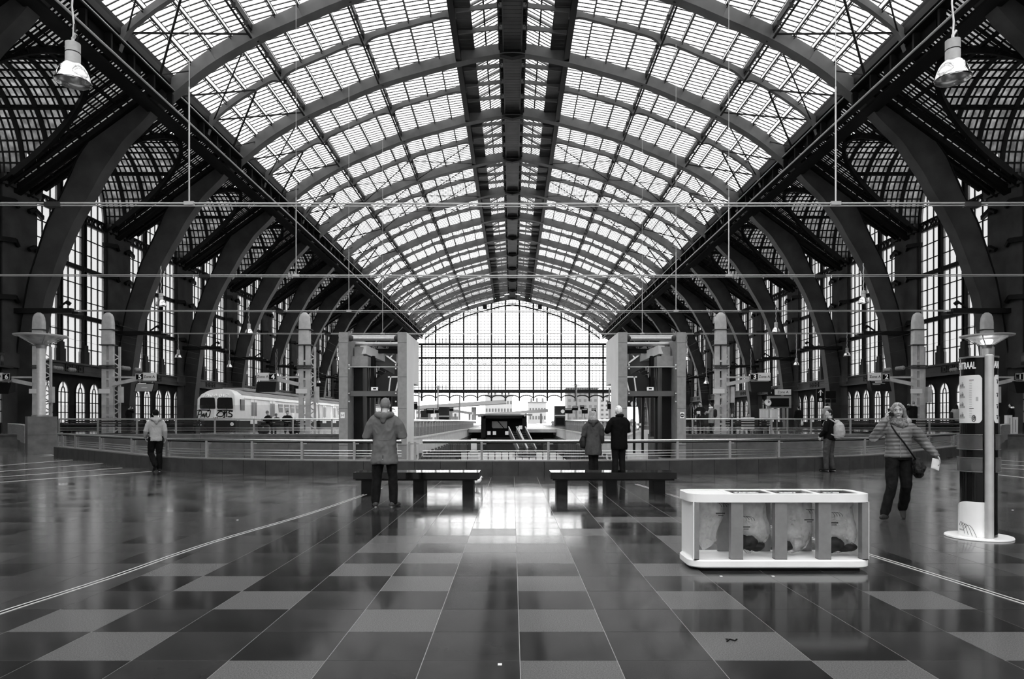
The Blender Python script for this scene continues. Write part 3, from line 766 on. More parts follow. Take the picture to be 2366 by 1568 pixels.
# brass-edged movement joints and pale inlay lines
def ribbon(pts, w, z0, z1):
    pts = [Vector((p[0],p[1],0)) for p in pts]; A = []; B = []
    for i, p in enumerate(pts):
        d = (pts[min(i+1,len(pts)-1)]-pts[max(i-1,0)]).normalized(); n = Vector((-d.y,d.x,0))*w/2
        A.append((p+n)[:2]); B.append((p-n)[:2])
    return MB().strip(A, B, z0, z1, 'z')
jl = spline([G(-120,1460),G(0,1415.8),G(253,1334.7),G(487,1253.6),G(710,1187.6),G(836,1144.5),G(880,1127)], 5)
jr = spline([G(1470,1118),G(1560,1146),(3.45,9.6,0),G(2020,1285),G(2366,1393),G(2560,1450)], 5)
for pts in (jl, jr):
    for o in (-.028, .028):
        q = []
        for i, p in enumerate(pts):
            d = (pts[min(i+1,len(pts)-1)]-pts[max(i-1,0)]).normalized(); q.append(p + Vector((-d.y,d.x,0))*o)
        ribbon(q, .016, -.01, .004).build('joint_strip', M['inlay'], fl_)
    ribbon(pts, .04, -.01, .0015).build('joint_filler', M['floor_dark'], fl_)
for a, b in (((-90,1082),(166,1062)),((-90,1096),(237,1070)),((-90,1108),(281,1080.5)),((-90,1120),(349,1088.7))):
    ribbon([G(*a), G(*b)], .07, -.01, .003).build('inlay_line', M['inlay'], fl_)
for a, b in (((2262,1059.5),(2430,1070)),((2250,1068),(2430,1080)),((2240,1076),(2430,1088)),((2230,1088),(2430,1110))):
    ribbon([G(*a), G(*b)], .06, -.01, .003).build('inlay_line', M['inlay'], fl_)

# lower level seen through the opening
lf = thing('floor_lower', 'pale floor of the lower track level far below the opening', 'floor', kind='structure')
MB().box(-33, 33, 17, 30, -5.2, -5).box(-33,33,30,170,-5.2,-5).build('screed', M['concrete'], lf)
MB().box(-33, 33, 18.6, 18.9, -5, -.3).build('shaft_wall', M['granite_d'], lf)
# platforms with track trenches and the retaining walls facing the opening
DP = 37.0
for sgn, side in ((-1,'left'),(1,'right')):
    p = thing('floor_platform_%s' % side, 'raised station platforms on the %s of the opening' % side, 'platform', kind='structure')
    for n, (a, b) in enumerate(((7.33,19.2),(23.9,29.5))):
        MB().box(*sorted((sgn*a, sgn*b)), DP if n == 0 else 44, 210, -.3, ZP-.12).build('platform_base', M['granite'], p)
        MB().box(*sorted((sgn*a, sgn*b)), DP if n == 0 else 44, 210, ZP-.12, ZP).build('platform_paving', M['floor_mid'], p)
    for a, b in ((7.33,19.2),(23.9,33)): MB().box(*sorted((sgn*a, sgn*b)), DP, 44, ZP-.12, ZP-.002).build('platform_head', M['floor_mid'], p)
    MB().box(*sorted((sgn*19.2, sgn*23.9)), DP, 210, -.6, -.3).box(*sorted((sgn*29.5, sgn*33)), 44, 210, -.6, -.3).build('track_bed', M['wall_low'], p)
    MB().box(*sorted((sgn*23.9, sgn*33)), 43.8, 44, -.6, ZP-.12).build('track_end_wall', M['granite'], p)
    for x in (20.8, 22.3, 30.6, 32.1): MB().box(*sorted((sgn*x-.04, sgn*x+.04)), 45, 210, -.3, -.14).build('rail', M['steel_d'], p)
    wv = thing('wall_retaining_%s' % side, 'grey granite retaining wall below the %s platform balustrade' % side, 'wall', kind='structure')
    x = 7.33; i = 0
    while x < 32:
        w = 2.35; MB().box(*sorted((sgn*(x+.008), sgn*(x+w-.008))), DP-.3, DP, -1.6, ZP-.04).build('stone_slab', M['granite'], wv); x += w
    MB().box(*sorted((sgn*7.33,sgn*33)), DP-.25, DP, -5, -1.6).build('footing', M['granite'], wv)
    MB().box(*sorted((sgn*7.33,sgn*33)), DP-.4, DP+.1, ZP-.05, ZP+.03).build('coping', M['granite'], wv)
    # central trench parapet with its gallery
    t = thing('wall_parapet_%s' % side, 'pale concrete edge beam along the %s side of the central trench' % side, 'wall', kind='structure')
    x0 = sgn*7.0
    A = [(37,.84),(40,.6),(44,.36),(48,.2),(54,.1),(150,.1)]; A = [(a, b) for a, b in A]
    MB().strip([(37,-2.0),(54,-1.25),(150,-.75)], [(37,.84),(54,.12),(150,.1)], x0, x0+sgn*.5, 'x').build('edge_beam', M['concrete'], t)
    MB().strip([(37,.84),(40,.62),(44,.38),(48,.22),(54,.14),(150,.12)], [(37,.95),(40,.73),(44,.49),(48,.33),(54,.25),(150,.23)], *sorted((x0-sgn*.12, x0+sgn*.7)), 'x').build('coping', M['white'] if 0 else M['concrete'], t)
    MB().box(*sorted((sgn*7.5,sgn*7.6)), 37, 150, -5, -1).build('gallery_wall', M['wall_low'], t)
    g = thing('balustrade', 'glass balustrade with tubular rail along the %s edge of the central trench' % side, 'balustrade')
    MB().tube([(x0+sgn*.1,40.5,1.45),(x0+sgn*.1,150,1.45)], .11, 8).build('handrail', M['steel'], g, 60)
    for j in range(40):
        y = 41 + j*2.1
        MB().poly([(y,.3),(y+.12,.3),(y+.1,.9),(y+.3,1.4),(y+.16,1.4),(y-.02,.95)], x0-sgn*.0, x0+sgn*.45, 'x').build('post', M['steel_d'], g)
    MB().box(*sorted((x0+sgn*.2,x0+sgn*.22)), 41, 124, .3, 1.38).build('glass_panel', M['clear'], g)
for sgn, side in ((-1,'left'),(1,'right')):
    for j in range(30):
        c = thing('column', 'round concrete column in the row under the %s trench edge' % side, 'column', (sgn*7.25, 38.5+j*2.6, -5), group='round columns under the %s trench edge' % side)
        MB().lathe([(.42,0),(.36,.15),(.36,3.6),(.45,4.0)], n=14).build('shaft', M['granite'], c, 50)
# far end of the trench: bridge with dark glazed enclosure, escalators, lower concourse
DB = 105.0
br = thing('bridge_hall', 'dark steel and glass enclosure on the bridge at end of trench', 'enclosure', (0,DB,0))
bx0, bx1 = P(1117,980,DB).x, P(1212,980,DB).x; bz1 = P(0,961,DB).z; bz0 = P(0,1012,DB).z
MB().box(bx0, bx1, 3.9, 4, bz0-2.5, bz1).build('back_panel', M['black'], br)
for x in (bx0, bx1): MB().box(x-.35, x+.35, -.3, 4, bz0-1.2, bz1).build('side_post', M['iron_dark'], br)
MB().box(bx0, bx1, -.3, 4, bz1-.35, bz1+.1).build('roof_edge', M['iron_dark'], br)
MB().box(bx0-1.2, bx1+1.2, -.3, 4, bz1+.1, bz1+.3).build('canopy', M['grey'], br)
MB().box(bx0, bx1, -.3, .3, bz0-.4, bz0+.1).build('deck_edge', M['iron_dark'], br)
MB().box(bx0+1.2, bx0+3.6, 3.8, 3.88, bz0+1.5, bz0+2.6).build('painted_bright_opening', M['concrete'], br)  # brightness of an opening painted as a pale panel
for a, b in ((.05,.3),(.3,.05),(.3,.6),(.6,.3),(.6,.9),(.9,.6)):
    MB().bar((bx0+(bx1-bx0)*a,0,bz1-.4 if a<b else bz0+.8), (bx0+(bx1-bx0)*b,0,bz0+.8 if a<b else bz1-.4), .12).build('cross_brace', M['iron_dark'], br)
for px in (1130, 1142.5, 1171, 1203):
    MB().cbox((P(px,0,DB).x, -.35, P(0,1000 if px < 1200 else 987,DB).z), .5, .08, .55).build('notice_panel', M['white'], br)
ba = thing('bridge', 'concrete bridge slab crossing the trench at its far end', 'bridge', (0,DB,0))
MB().box(-7.4, 7.4, 4.2, 40, -.4, .1).build('deck', M['concrete'], ba)
for sgn in (-1,1): MB().box(*sorted((sgn*4.9,sgn*7.3)), -.2, 4.2, -5, -1.4).build('abutment', M['granite_d'], ba)
MB().box(-7.3, 7.3, 12, 12.3, -5, -.4).build('rear_wall', M['granite_d'], ba)
for n, px in enumerate((1184, 1205)):
    e = thing('escalator', ('left-hand' if n == 0 else 'right-hand') + ' steel escalator descending from the dark bridge enclosure', 'escalator', (0,0,0))
    a, b = P(px,1000,100), P(px+24,1051,90)
    w = .55
    MB().bar(a, b, 1.1, .5).build('truss', M['iron'], e)
    for s2 in (-1,1): MB().tube([a+Vector((s2*w,0,.9)), b+Vector((s2*w,0,.9))], .09, 6).build('handrail', M['steel'], e); MB().bar(a+Vector((s2*w,0,.5)), b+Vector((s2*w,0,.5)), .05, .75).build('balustrade_panel', M['steel_d'], e)
    for k in range(12):
        c = a + (b-a)*(k+.5)/12; MB().cbox(c+Vector((0,0,.28)), .9, .45, .12).build('step', M['black'], e)
# lower level: windows lit only by their white colour, and barrier fence
for k in range(5): MB().box(-3.8+k*1.55, -2.5+k*1.55, 11.8, 11.95, -4.4, -2.6).build('painted_lit_window', M['white'], ba)
mz_ = thing('floor_mezzanine', 'pale mezzanine slab at the foot of the escalators', 'floor', kind='structure')
MB().box(-6.7, 6.7, 82, 106, -3.7, -3.4).build('slab', M['concrete'], mz_)
bf = thing('barrier_fence', 'low white barrier fence standing on the pale mezzanine slab', 'fence', (0,84,-3.4))
for k in range(16): MB().box(-6.4+k*.84, -6.3+k*.84, 0, .08, 0, .98).build('post', M['black'], bf)
MB().box(-6.4, 6.4, 0, .06, .93, 1.0).build('top_rail', M['steel'], bf)
MB().box(-6.4, 0, .02, .05, .1, .9).build('white_board', M['white'], bf)

# ---------------------------------------------------------------- front balustrade on its granite kerb
kb = thing('kerb', 'curved dark granite kerb of separate stones under the front balustrade', 'kerb', kind='structure')
stones = resample(pl, .68)
SH, SD = .37, .32
def nrm(p, q): d = (q-p).normalized(); return Vector((-d.y, d.x, 0))
for a, b in zip(stones, stones[1:]):
    d = (b-a).normalized(); n = nrm(a,b); a2, b2 = a+d*.006, b-d*.006
    q = [a2, b2, b2+n*SD, a2+n*SD]
    MB().poly([(p.x,p.y) for p in q], -.02, SH+random.uniform(-.002,.002)).build('kerb_stone', M['granite_d'], kb)
ct = [p + nrm(pl[max(i-1,0)], pl[min(i+1,len(pl)-1)])*.15 for i, p in enumerate(pl)]
ribbon([p + nrm(pl[max(i-1,0)], pl[min(i+1,len(pl)-1)])*.17 for i, p in enumerate(pl)], .26, -.02, SH-.01).build('kerb_core', M['granite_d'], kb)
ribbon([p - nrm(pl[max(i-1,0)], pl[min(i+1,len(pl)-1)])*.3 for i, p in enumerate(pl)], .62, -.02, -.0006).build('edge_paving', M['floor_dark'], fl_)
cap = ribbon(ct, .3, SH, SH+.03); cap.build('coping_strip', M['steel_d'], kb)
fb = thing('balustrade', 'curved glass and steel balustrade on the granite kerb in front', 'balustrade')
def sub(pts, x0, x1): return [p for p in pts if x0 <= p.x <= x1]
zr = .90
gx0, gx1 = P(943,0,18.1).x, P(957,0,18.1).x
for seg in (sub(ct,-99,gx0), sub(ct,gx1,99)):
    MB().tube([p+Vector((0,0,zr)) for p in seg], .036, 10).build('handrail', M['steel'], fb, 60)
    MB().tube([p+Vector((0,.02,zr-.035)) for p in seg], .03, 8).build('handrail_shade', M['black'], fb, 60)  # black tube paints the shade under the handrail
    for z in (.50, .57, .64): MB().tube([p+Vector((0,0,z)) for p in seg], .008, 5).build('cable', M['steel'], fb)
pxs = [-120,145,174.6,232,305,386,478,583,698,819,945,959,1113,1267,1418,1565,1686,1799,1903,1997,2080,2146,2204,2236]
post_at = []
for px in pxs:
    best = min(ct, key=lambda p: abs(VX + p.x*F/p.y - px)); i = ct.index(best)
    if abs(VX + best.x*F/best.y - px) > 14: 
        # interpolate between neighbours
        pass
    for a, b in zip(ct, ct[1:]):
        ua, ub = VX+a.x*F/a.y, VX+b.x*F/b.y
        if ua <= px <= ub: best = a + (b-a)*((px-ua)/(ub-ua)); break
    post_at.append(best)
seen = set()
for p in post_at:
    key = (round(p.x,2), round(p.y,2))
    if key in seen: continue
    seen.add(key)
    MB().box(p.x-.03, p.x+.03, p.y-.04, p.y+.04, SH+.03, zr-.02).box(p.x-.02,p.x+.12,p.y-.012,p.y+.012,zr-.09,zr-.06).build('post', M['steel_d'], fb)
pts = sorted(post_at, key=lambda p: p.x)
for a, b in zip(pts, pts[1:]):
    if (b-a).length < .6: continue
    d = (b-a).normalized(); n = nrm(a,b)*.006; a2, b2 = a+d*.05+nrm(a,b)*.05, b-d*.05+nrm(a,b)*.05
    MB().poly([((p).x,(p).y) for p in (a2-n, b2-n, b2+n, a2+n)], SH+.05, zr-.08).build('glass_panel', M['rail_glass'], fb)
# rear balustrades on the platform edge
def straight_rail(name, label, x0, x1, D, z0, h, step, glass_m=None):
    g = thing(name, label, 'balustrade', (0,0,0))
    MB().tube([(x0,D,z0+h),(x1,D,z0+h)], .035, 8).build('handrail', M['steel'], g, 60)
    n = max(1, int(round(abs(x1-x0)/step)))
    for i in range(n+1):
        x = x0+(x1-x0)*i/n; MB().box(x-.04, x+.04, D-.03, D+.03, z0, z0+h-.02).build('post', M['steel_d'], g)
    for f in (.25, .34, .43): MB().tube([(x0,D,z0+h*f),(x1,D,z0+h*f)], .009, 5).build('cable', M['steel'], g)
    for i in range(n):
        xa = x0+(x1-x0)*i/n; xb = x0+(x1-x0)*(i+1)/n; MB().box(min(xa,xb)+.06, max(xa,xb)-.06, D+.05, D+.062, z0+.05, z0+h+.75).build('glass_panel', M['clear'], g)
    return g
straight_rail('balustrade', 'straight steel balustrade on the left platform edge behind the opening', P(139,0,DP).x, P(858,0,DP).x, DP-.1, ZP+.03, .80, 2.05)
straight_rail('balustrade', 'straight steel balustrade on the right platform edge behind the opening', P(1508,0,DP).x, P(2236,0,DP).x, DP-.1, ZP+.03, .80, 2.05)
# outer low balustrades running from the granite blocks to the side walls
for sgn, side in ((-1,'left'),(1,'right')):
    g = thing('balustrade', 'short glass balustrade on a granite kerb outside the %s block' % side, 'balustrade')
    q = spline([(sgn*21.35,29.9,0),(sgn*22.6,31.5,0),(sgn*24.6,34.2,0),(sgn*28,38.5,0),(sgn*32.0,43.4,0)], 6)
    for a, b in zip(resample(q,1.3), resample(q,1.3)[1:]):
        n = nrm(a,b)*(-sgn)*.3; d=(b-a).normalized()*.008
        MB().poly([(p.x,p.y) for p in (a+d,b-d,b-d-n,a+d-n)], 0, .45).build('kerb_stone', M['granite'], g)
    MB().tube([p+Vector((0,0,1.25)) for p in q], .04, 8).build('handrail', M['steel'], g, 60)
    for p in resample(q,1.3): MB().box(p.x-.035,p.x+.035,p.y-.035,p.y+.035,.45,1.23).build('post', M['steel_d'], g)
    for a, b in zip(resample(q,1.3), resample(q,1.3)[1:]):
        n = nrm(a,b)*.006; MB().poly([(p.x,p.y) for p in (a-n,b-n,b+n,a+n)], .5, 1.15).build('glass_panel', M['rail_glass'], g)
    # granite block
    k = thing('plinth_block', 'square granite block carrying the lamp post at %s end of balustrade' % side, 'block', (sgn*20.35, 29.5, 0))
    A = [(-.66,-.02),(-.10,-.66),(.72,.0),(.16,.66)]
    if sgn > 0: A = [(-x,y) for x,y in reversed(A)]
    cx = sum(p[0] for p in A)/4; cy = sum(p[1] for p in A)/4
    MB().poly(A, 0, 1.62).build('stone', M['granite'], k)
    MB().poly([(cx+(x-cx)*1.01, cy+(y-cy)*1.01) for x,y in A], .82, .835).build('stone_joint', M['granite_d'], k)
# ================================================================ MASTS, SIGNS, WIRES, LAMPS, TRAIN, LIFTS, CITY
DM = 42.0; PM = F/DM
def mx(px): return (px-VX)/PM
def mz(py): return EYE + (VY-py)/PM
def text_on(name, txt, c, size, m, parent, bold=0, align='CENTER', sx=1, yaw=0, depth=.01):
    mb = text_mb(txt, size, depth, align, bold, sx); mb.tf(Matrix.Translation(c) @ Matrix.Rotation(yaw,4,'Z')); return mb.build(name, m, parent)
def mast(px, n, lab, side):
    x = mx(px); t = thing('catenary_mast', lab, 'mast', (x, DM, 0)); w = .3
    zt = mz(722)
    for s2 in (-1,1): MB().box(s2*.21-.14, s2*.21+.14, -.1, .1, 0, mz(795)).build('leg_channel', M['mast'], t)
    mb = MB()
    zz = ZP; k = 0
    while zz < mz(800)-.5:
        mb.box(-.08, .08, -.09, -.05, zz-.06, zz+.06); mb.bar((w*.9,.0,zz),( .55,.25,zz+.25),.06); mb.bar((.55,.25,zz+.25),(w*.9,.0,zz+.5),.06); zz += .55; k += 1
    mb.box(.5,.62,.2,.3,0,mz(800)).build('lattice', M['mast'], t)
    MB().rings([(0,0,mz(797),.36,.2,6),(0,0,mz(745),.33,.2,6),(0,0,mz(733),.31,.19,4),(0,0,mz(726),.24,.16,3),(0,0,mz(722),.1,.08,2)], 20).build('head_cover', M['mast'], t, 50)
    for z in (mz(762), mz(797), mz(845), mz(850)): MB().box(-.44,.46,-.24,.24,z-.03,z+.03).build('clamp', M['iron'], t)
    MB().box(-.5,.2,-.16,-.12,mz(909),mz(898)).build('plate', M['offwhite'], t)
    MB().box(.62,.85,-.05,.2,mz(930),mz(893)).build('junction_box', M['mast'], t)
    # cantilever arm towards its sign
    d = side; L = {250:2.0,704:-1.75,90:-1.95,1665:2.0,2120:-2.0,2280:1.75}[px]
    z = mz(876); MB().bar((d*.3,-.12,z+.12),(L,-.12,z+.12),.12,.1).bar((d*.3,-.12,z-.32),(L,-.12,z+.02),.14,.22).build('arm', M['mast'], t)
    return t
MASTS = [(90,'leftmost catenary mast, behind the lamp on the left block',-1),(250,'lattice catenary mast second from left, arm reaching right to its sign',1),(704,'lattice catenary mast just left of the left lift portal',-1),
         (1665,'lattice catenary mast just right of the right lift portal',1),(2120,'lattice catenary mast above the walking woman, second from right',-1),(2280,'rightmost catenary mast, behind the information column lamp',1)]
for i, (px, lab, sd) in enumerate(MASTS): mast(px, i, lab, sd)
DS = DM - .3
M['grey_l2'] = mat('sign_border_grey', .4, .5)
def psign(no, pxn, pxz, scr, mode):
    t = thing('platform_sign', 'hanging platform sign with white numeral %s on black and a zone plate' % {'1':'one','2':'two','3':'three','4':'four','5':'five','6':'six'}[no], 'sign', (0,DS,0))
    k = F/DS; X = lambda p: (p-VX)/k; Z = lambda p: EYE+(VY-p)/k
    nb = MB().box(X(pxn)-.24, X(pxn)+.24, -.06, .06, Z(877.5), Z(862)).build('number_box', M['blackgloss'], t)
    a, b = sorted((pxz-14.5, pxz+14.5))
    zp_ = MB().box(X(a), X(b), -.06, .06, Z(879), Z(861)).build('zone_plate', M['offwhite'], t)
    text_on('digit', no, (X(pxn)+.03,-.07,Z(870.5)), .40, M['white'], nb, .012)
    MB().box(X(pxn)-.19, X(pxn)-.06, -.066, -.06, Z(864.8), Z(864.1)).build('small_line', M['white'], nb)
    for u0, u1, v0, v1 in ((-.24,.24,863.0,862.2),(-.24,.24,877.3,876.5),(-.24,-.215,877.3,862.2),(.215,.24,877.3,862.2)): MB().box(X(pxn)+u0, X(pxn)+u1, -.066, -.06, Z(v0), Z(v1)).build('border', M['grey_l2'], nb)
    text_on('lettering', 'Zone A', (X(pxz),-.07,Z(870)), .22, M['black'], zp_)
    sx0, sx1 = X(scr[0]), X(scr[1]); zt, zb = Z(scr[2]), Z(scr[3])
    MB().poly([(-.25,zb),(.0,zt),(.35,zt),(.35,zb+.15)], sx0, sx1, 'x').build('screen_housing', M['black'], t)
    MB().box(min(X(pxn),X(pxz))-.2, max(X(pxn),X(pxz))+.3, -.02, .04, Z(881), Z(879)).build('bracket', M['steel_d'], t)
    for x in (sx0+.2, sx1-.2): MB().box(x-.03, x+.03, .02, .08, zt-.02, Z(879)).build('hanger', M['steel_d'], t)
    if mode:
        nrm_ = Vector((0,-(zt-zb),-.25)).normalized()
        def onscr(u0,u1,v0,v1,m,name):
            pts = [(u0,v0),(u1,v0),(u1,v1),(u0,v1)]
            vs = [(sx0+(sx1-sx0)*u, -.25*v+0*u - .006, zt+(zb-zt)*v) for u,v in pts]
            MB().add(vs, [(0,1,2,3)]).build(name, m, t)
        if mode == 1:
            onscr(.05,.95,.12,.95,M['grey'],'display'); onscr(.12,.55,.03,.11,M['white'],'header_bar')
            onscr(.36,.66,.52,.6,M['white'],'text_row'); onscr(.06,.1,.03,.05,M['white'],'text_row')
        else:
            onscr(.25,.6,.06,.14,M['white'],'header_bar'); onscr(.1,.75,.2,.27,M['grey'],'text_row'); onscr(.1,.5,.31,.37,M['grey'],'text_row')
psign('5', 323.5, 346, (314,358,884,905), 1)
psign('4', 630.5, 608, (594,639,881,906), 0)
psign('3', 1742, 1765, (1733,1780,880,906), 0)
psign('2', 2046, 2020.5, (2010,2055,880,904), 2)
psign('6', 15.5, -8, (-18,26,884,910), 0)
psign('1', 2354, 2378, (2342,2386,880,908), 0)
# catenary wires with insulators running from the masts over the tracks
for px, tx, lab in ((90,-26.2,'above the far left track'),(250,-21.5,'above the track of the train'),(704,-14.5,'above the inner left platform'),(1665,14.5,'above the inner right platform'),(2120,21.5,'above the middle right track'),(2280,26.2,'above the far right track')):
    w = thing('catenary_wire', 'sagging overhead wires with glass insulators ' + lab, 'wire')
    x = mx(px)
    for z0, z1, r in ((mz(748), 6.6, .008), (mz(770), 6.2,.008), (mz(847), 5.6, .011)):
        x0 = x + (.4 if tx > x else -.4)
        pts = [Vector((x0+(tx-x0)*s, DM+.1+60*s, z0+(z1-z0)*s - 1.2*s*(1-s))) for s in [i/14 for i in range(15)]]
        MB().tube(pts, r, 5).build('wire', M['iron'], w)
    a = Vector((x0,DM+.1,mz(847))); d = (pts[1]-pts[0]).normalized()
    for k in (.7,.9,1.1,1.3,2.1,2.3,2.5): MB().lathe([(.02,-.07),(.13,-.03),(.14,.02),(.03,.08)], a+d*k, 10, d).build('insulator', M['grey'], w, 60)
# span wires with droppers, clamps and pendant lamps
SPAN = [25.3, 37.8, 50.0, 63.0]
for n, D in enumerate(SPAN):
    z = EYE + 8.05; t = thing('span_wire', '%s twin steel span wire across the hall from the camera' % ORD[n], 'wire', (0,D,0))
    MB().tube([(-32.8,0,z+.03),(-12,0,z),(0,0,z-.02),(12,0,z),(32.8,0,z+.04)], .032, 6).build('upper_cable', M['cable'], t)
    MB().tube([(-32.8,0,z-.02),(-12,0,z-.1),(0,0,z-.12),(12,0,z-.1),(32.8,0,z-.02)], .022, 6).build('lower_cable', M['cable'], t)
    for s2 in (-1,1):
        MB().tube([(s2*11.96,0,z),(s2*11.96,0,20),(s2*11.96,0,prof(11.96)-.1)], .013 if n else .016, 6).build('dropper', M['cable'], t)
        MB().tube([(s2*11.96,0,z),(s2*11.96,0,z+4.3)], .03, 6).build('dropper_sleeve', M['cable'], t)
        MB().box(s2*11.96-.18, s2*11.96+.18, -.06,.06, z-.07, z+.06).build('clamp', M['cable'], t)
        MB().box(s2*17.0-.28, s2*17.0+.28, -.1,.1, z-.14, z+.03).build('clamp', M['iron'], t)
def pendant(px, py, D, dia, lab, cord_to, s_=1):
    """py: rim of the bell"""
    c = P(px, py, D); t = thing('pendant_lamp', lab, 'lamp', c, group=None); r = dia/2
    bell = [(r*1.04,0),(r*1.04,.02*r),(r*.98,.05*r),(r*.93,.35*r),(r*.8,.72*r),(r*.62,1.0*r),(r*.42,1.16*r),(r*.4,1.18*r)]
    inner = [(p[0]*.95, p[1]-.01) for p in bell]
    mb = MB(); mb.lathe([(a,b) for a,b in bell] , n=28); mb2 = MB()
    o = bell + list(reversed(inner)); mbs = MB()
    vs = []; fs = []; N = 28
    for rr, z in o:
        for k in range(N): vs.append((rr*cos(2*pi*k/N), rr*sin(2*pi*k/N), z))
    for i in range(len(o)-1):
        for k in range(N): fs.append((i*N+k, i*N+(k+1)%N, (i+1)*N+(k+1)%N, (i+1)*N+k))
    bell_ = MB().add(vs, fs).build('bell_reflector', M['spun'], t, 60)
    MB().lathe([(r*.42,1.1*r),(r*.42,1.75*r),(r*.40,1.78*r)], n=20).build('ballast_housing', M['grey_l'], t, 40)
    MB().lathe([(r*.43,1.78*r),(r*.43,1.82*r)], n=20).build('seam_ring', M['black'], t, 40)
    MB().lathe([(r*.42,1.82*r),(r*.42,2.4*r),(r*.3,2.46*r)], n=20).build('upper_housing', M['grey_l'], t, 40)
    MB().ball((0,0,.55*r), r*.2, r*.2, r*.3).build('bulb', M['offwhite'], bell_, True)
    top = cord_to - c.z
    pts = [Vector((.02*sin(i*2.1),.0,2.45*r + (top-2.45*r)*i/12)) for i in range(13)]
    MB().tube(pts, .018 if D < 20 else .022, 6).build('suspension_cord', M['cable'], t)
    if D < 20:
        MB().tube([(.0,0,2.46*r),(.0,0,2.7*r),(.06,0,3.0*r)], .03, 6).build('hook', M['cable'], t)
        MB().tube([(.22*r,0,2.45*r),(.3*r,0,2.75*r),(.12*r,0,3.1*r),(.04,0,3.6*r)], .014, 6).build('lead', M['black'], t)
M['spun'] = mat('spun_aluminium', .8, .16, 1, .05, 6); M['grey_l'] = mat('grey_housing', .42, .45, 0, .08, 10)
pendant(168.5, 190, 12.7, .60, 'large bell pendant lamp hanging at upper left, nearest to camera', 12.5)
pendant(2201.5, 183, 12.7, .60, 'large bell pendant lamp hanging at upper right, nearest to camera', 12.5)
zz = EYE + 8.0
LAMPS = [(372,706,37.8,.56),(575,770,50,.58),(412,826,63,.6),(530,848,63,.5),(637,890,80,.6),(688,868,88,.6),(783,832,63,.55),(736,884,100,.6),(640,868,76,.5),
         (1995,700,37.8,.56),(1793,767,50,.58),(1957,822,63,.6),(1840,843,63,.5),(1632,886,80,.6),(1678,866,88,.6),(1587,832,63,.55),(1735,868,76,.5)]
for px, py, D, dia in LAMPS:
    sd = 'left' if px < VX else 'right'
    pendant(px, py, D, dia, 'small bell pendant lamp, %s outward from the trench on the %s side' % (ORD[sorted([abs(q[0]-VX) for q in LAMPS if (q[0]<VX)==(px<VX)]).index(abs(px-VX))], sd), max(zz, P(px,py,D).z+2.2))
# lamp posts on the granite blocks
def lamp_post(sgn, lit, lab):
    D = 29.5; x = P(95,0,D).x if sgn < 0 else P(2280,0,D).x
    t = thing('lamp_post', lab, 'lamp', (x, D, 1.62)); k = F/D; Z = lambda p: EYE+(VY-p)/k-1.62
    zb, zt = Z(797), Z(776)
    MB().lathe([(.34,0),(.34,.06),(.16,.08)], n=20).build('foot_flange', M['steel_d'], t, 40)
    MB().lathe([(.165,.06),(.165,zb-.15)], n=18).build('post', M['mast_l'], t, 50)
    MB().lathe([(.18,zb-.15),(.2,zb-.05),(.26,zb)], n=18).build('neck', M['steel_d'], t, 50)
    MB().lathe([(.2,zb),(.78,zt-.04)], n=28).build('glass_cone', M['frost'], t, 60)
    MB().lathe([(.8,zt-.05),(1.0,zt-.02),(1.02,zt+.03),(.5,zt+.07),(.02,zt+.08)], n=32).build('reflector_disc', M['mast_l'], t, 50)
    for k in range(4):
        a = pi/4+k*pi/2; MB().bar((.26*cos(a),.26*sin(a),zb),(.86*cos(a),.86*sin(a),zt-.04),.035).build('stay', M['steel_d'], t)
    MB().lathe([(.13,zb+.02),(.2,zb+.1),(.24,zt-.2),(.2,zt-.16)], n=14).build('bulb', glow('lit_bulb',1,5) if lit else M['offwhite'], t, 50)
    if lit:
        l = bpy.data.lights.new('bulb_light','POINT'); l.energy = 60; l.shadow_soft_size = .25; o = link('bulb_light', l, t, (0,0,(zb+zt)/2-.02))
M['mast_l'] = mat('pale_post_paint', .5, .45, .2, .08, 8); M['frost'] = glass('lantern_glass', .75, .35, .45, .8, 3, .5)
lamp_post(-1, False, 'unlit uplighter lamp post standing on the left granite block')
lamp_post(1, True, 'lit uplighter lamp post behind the information column')

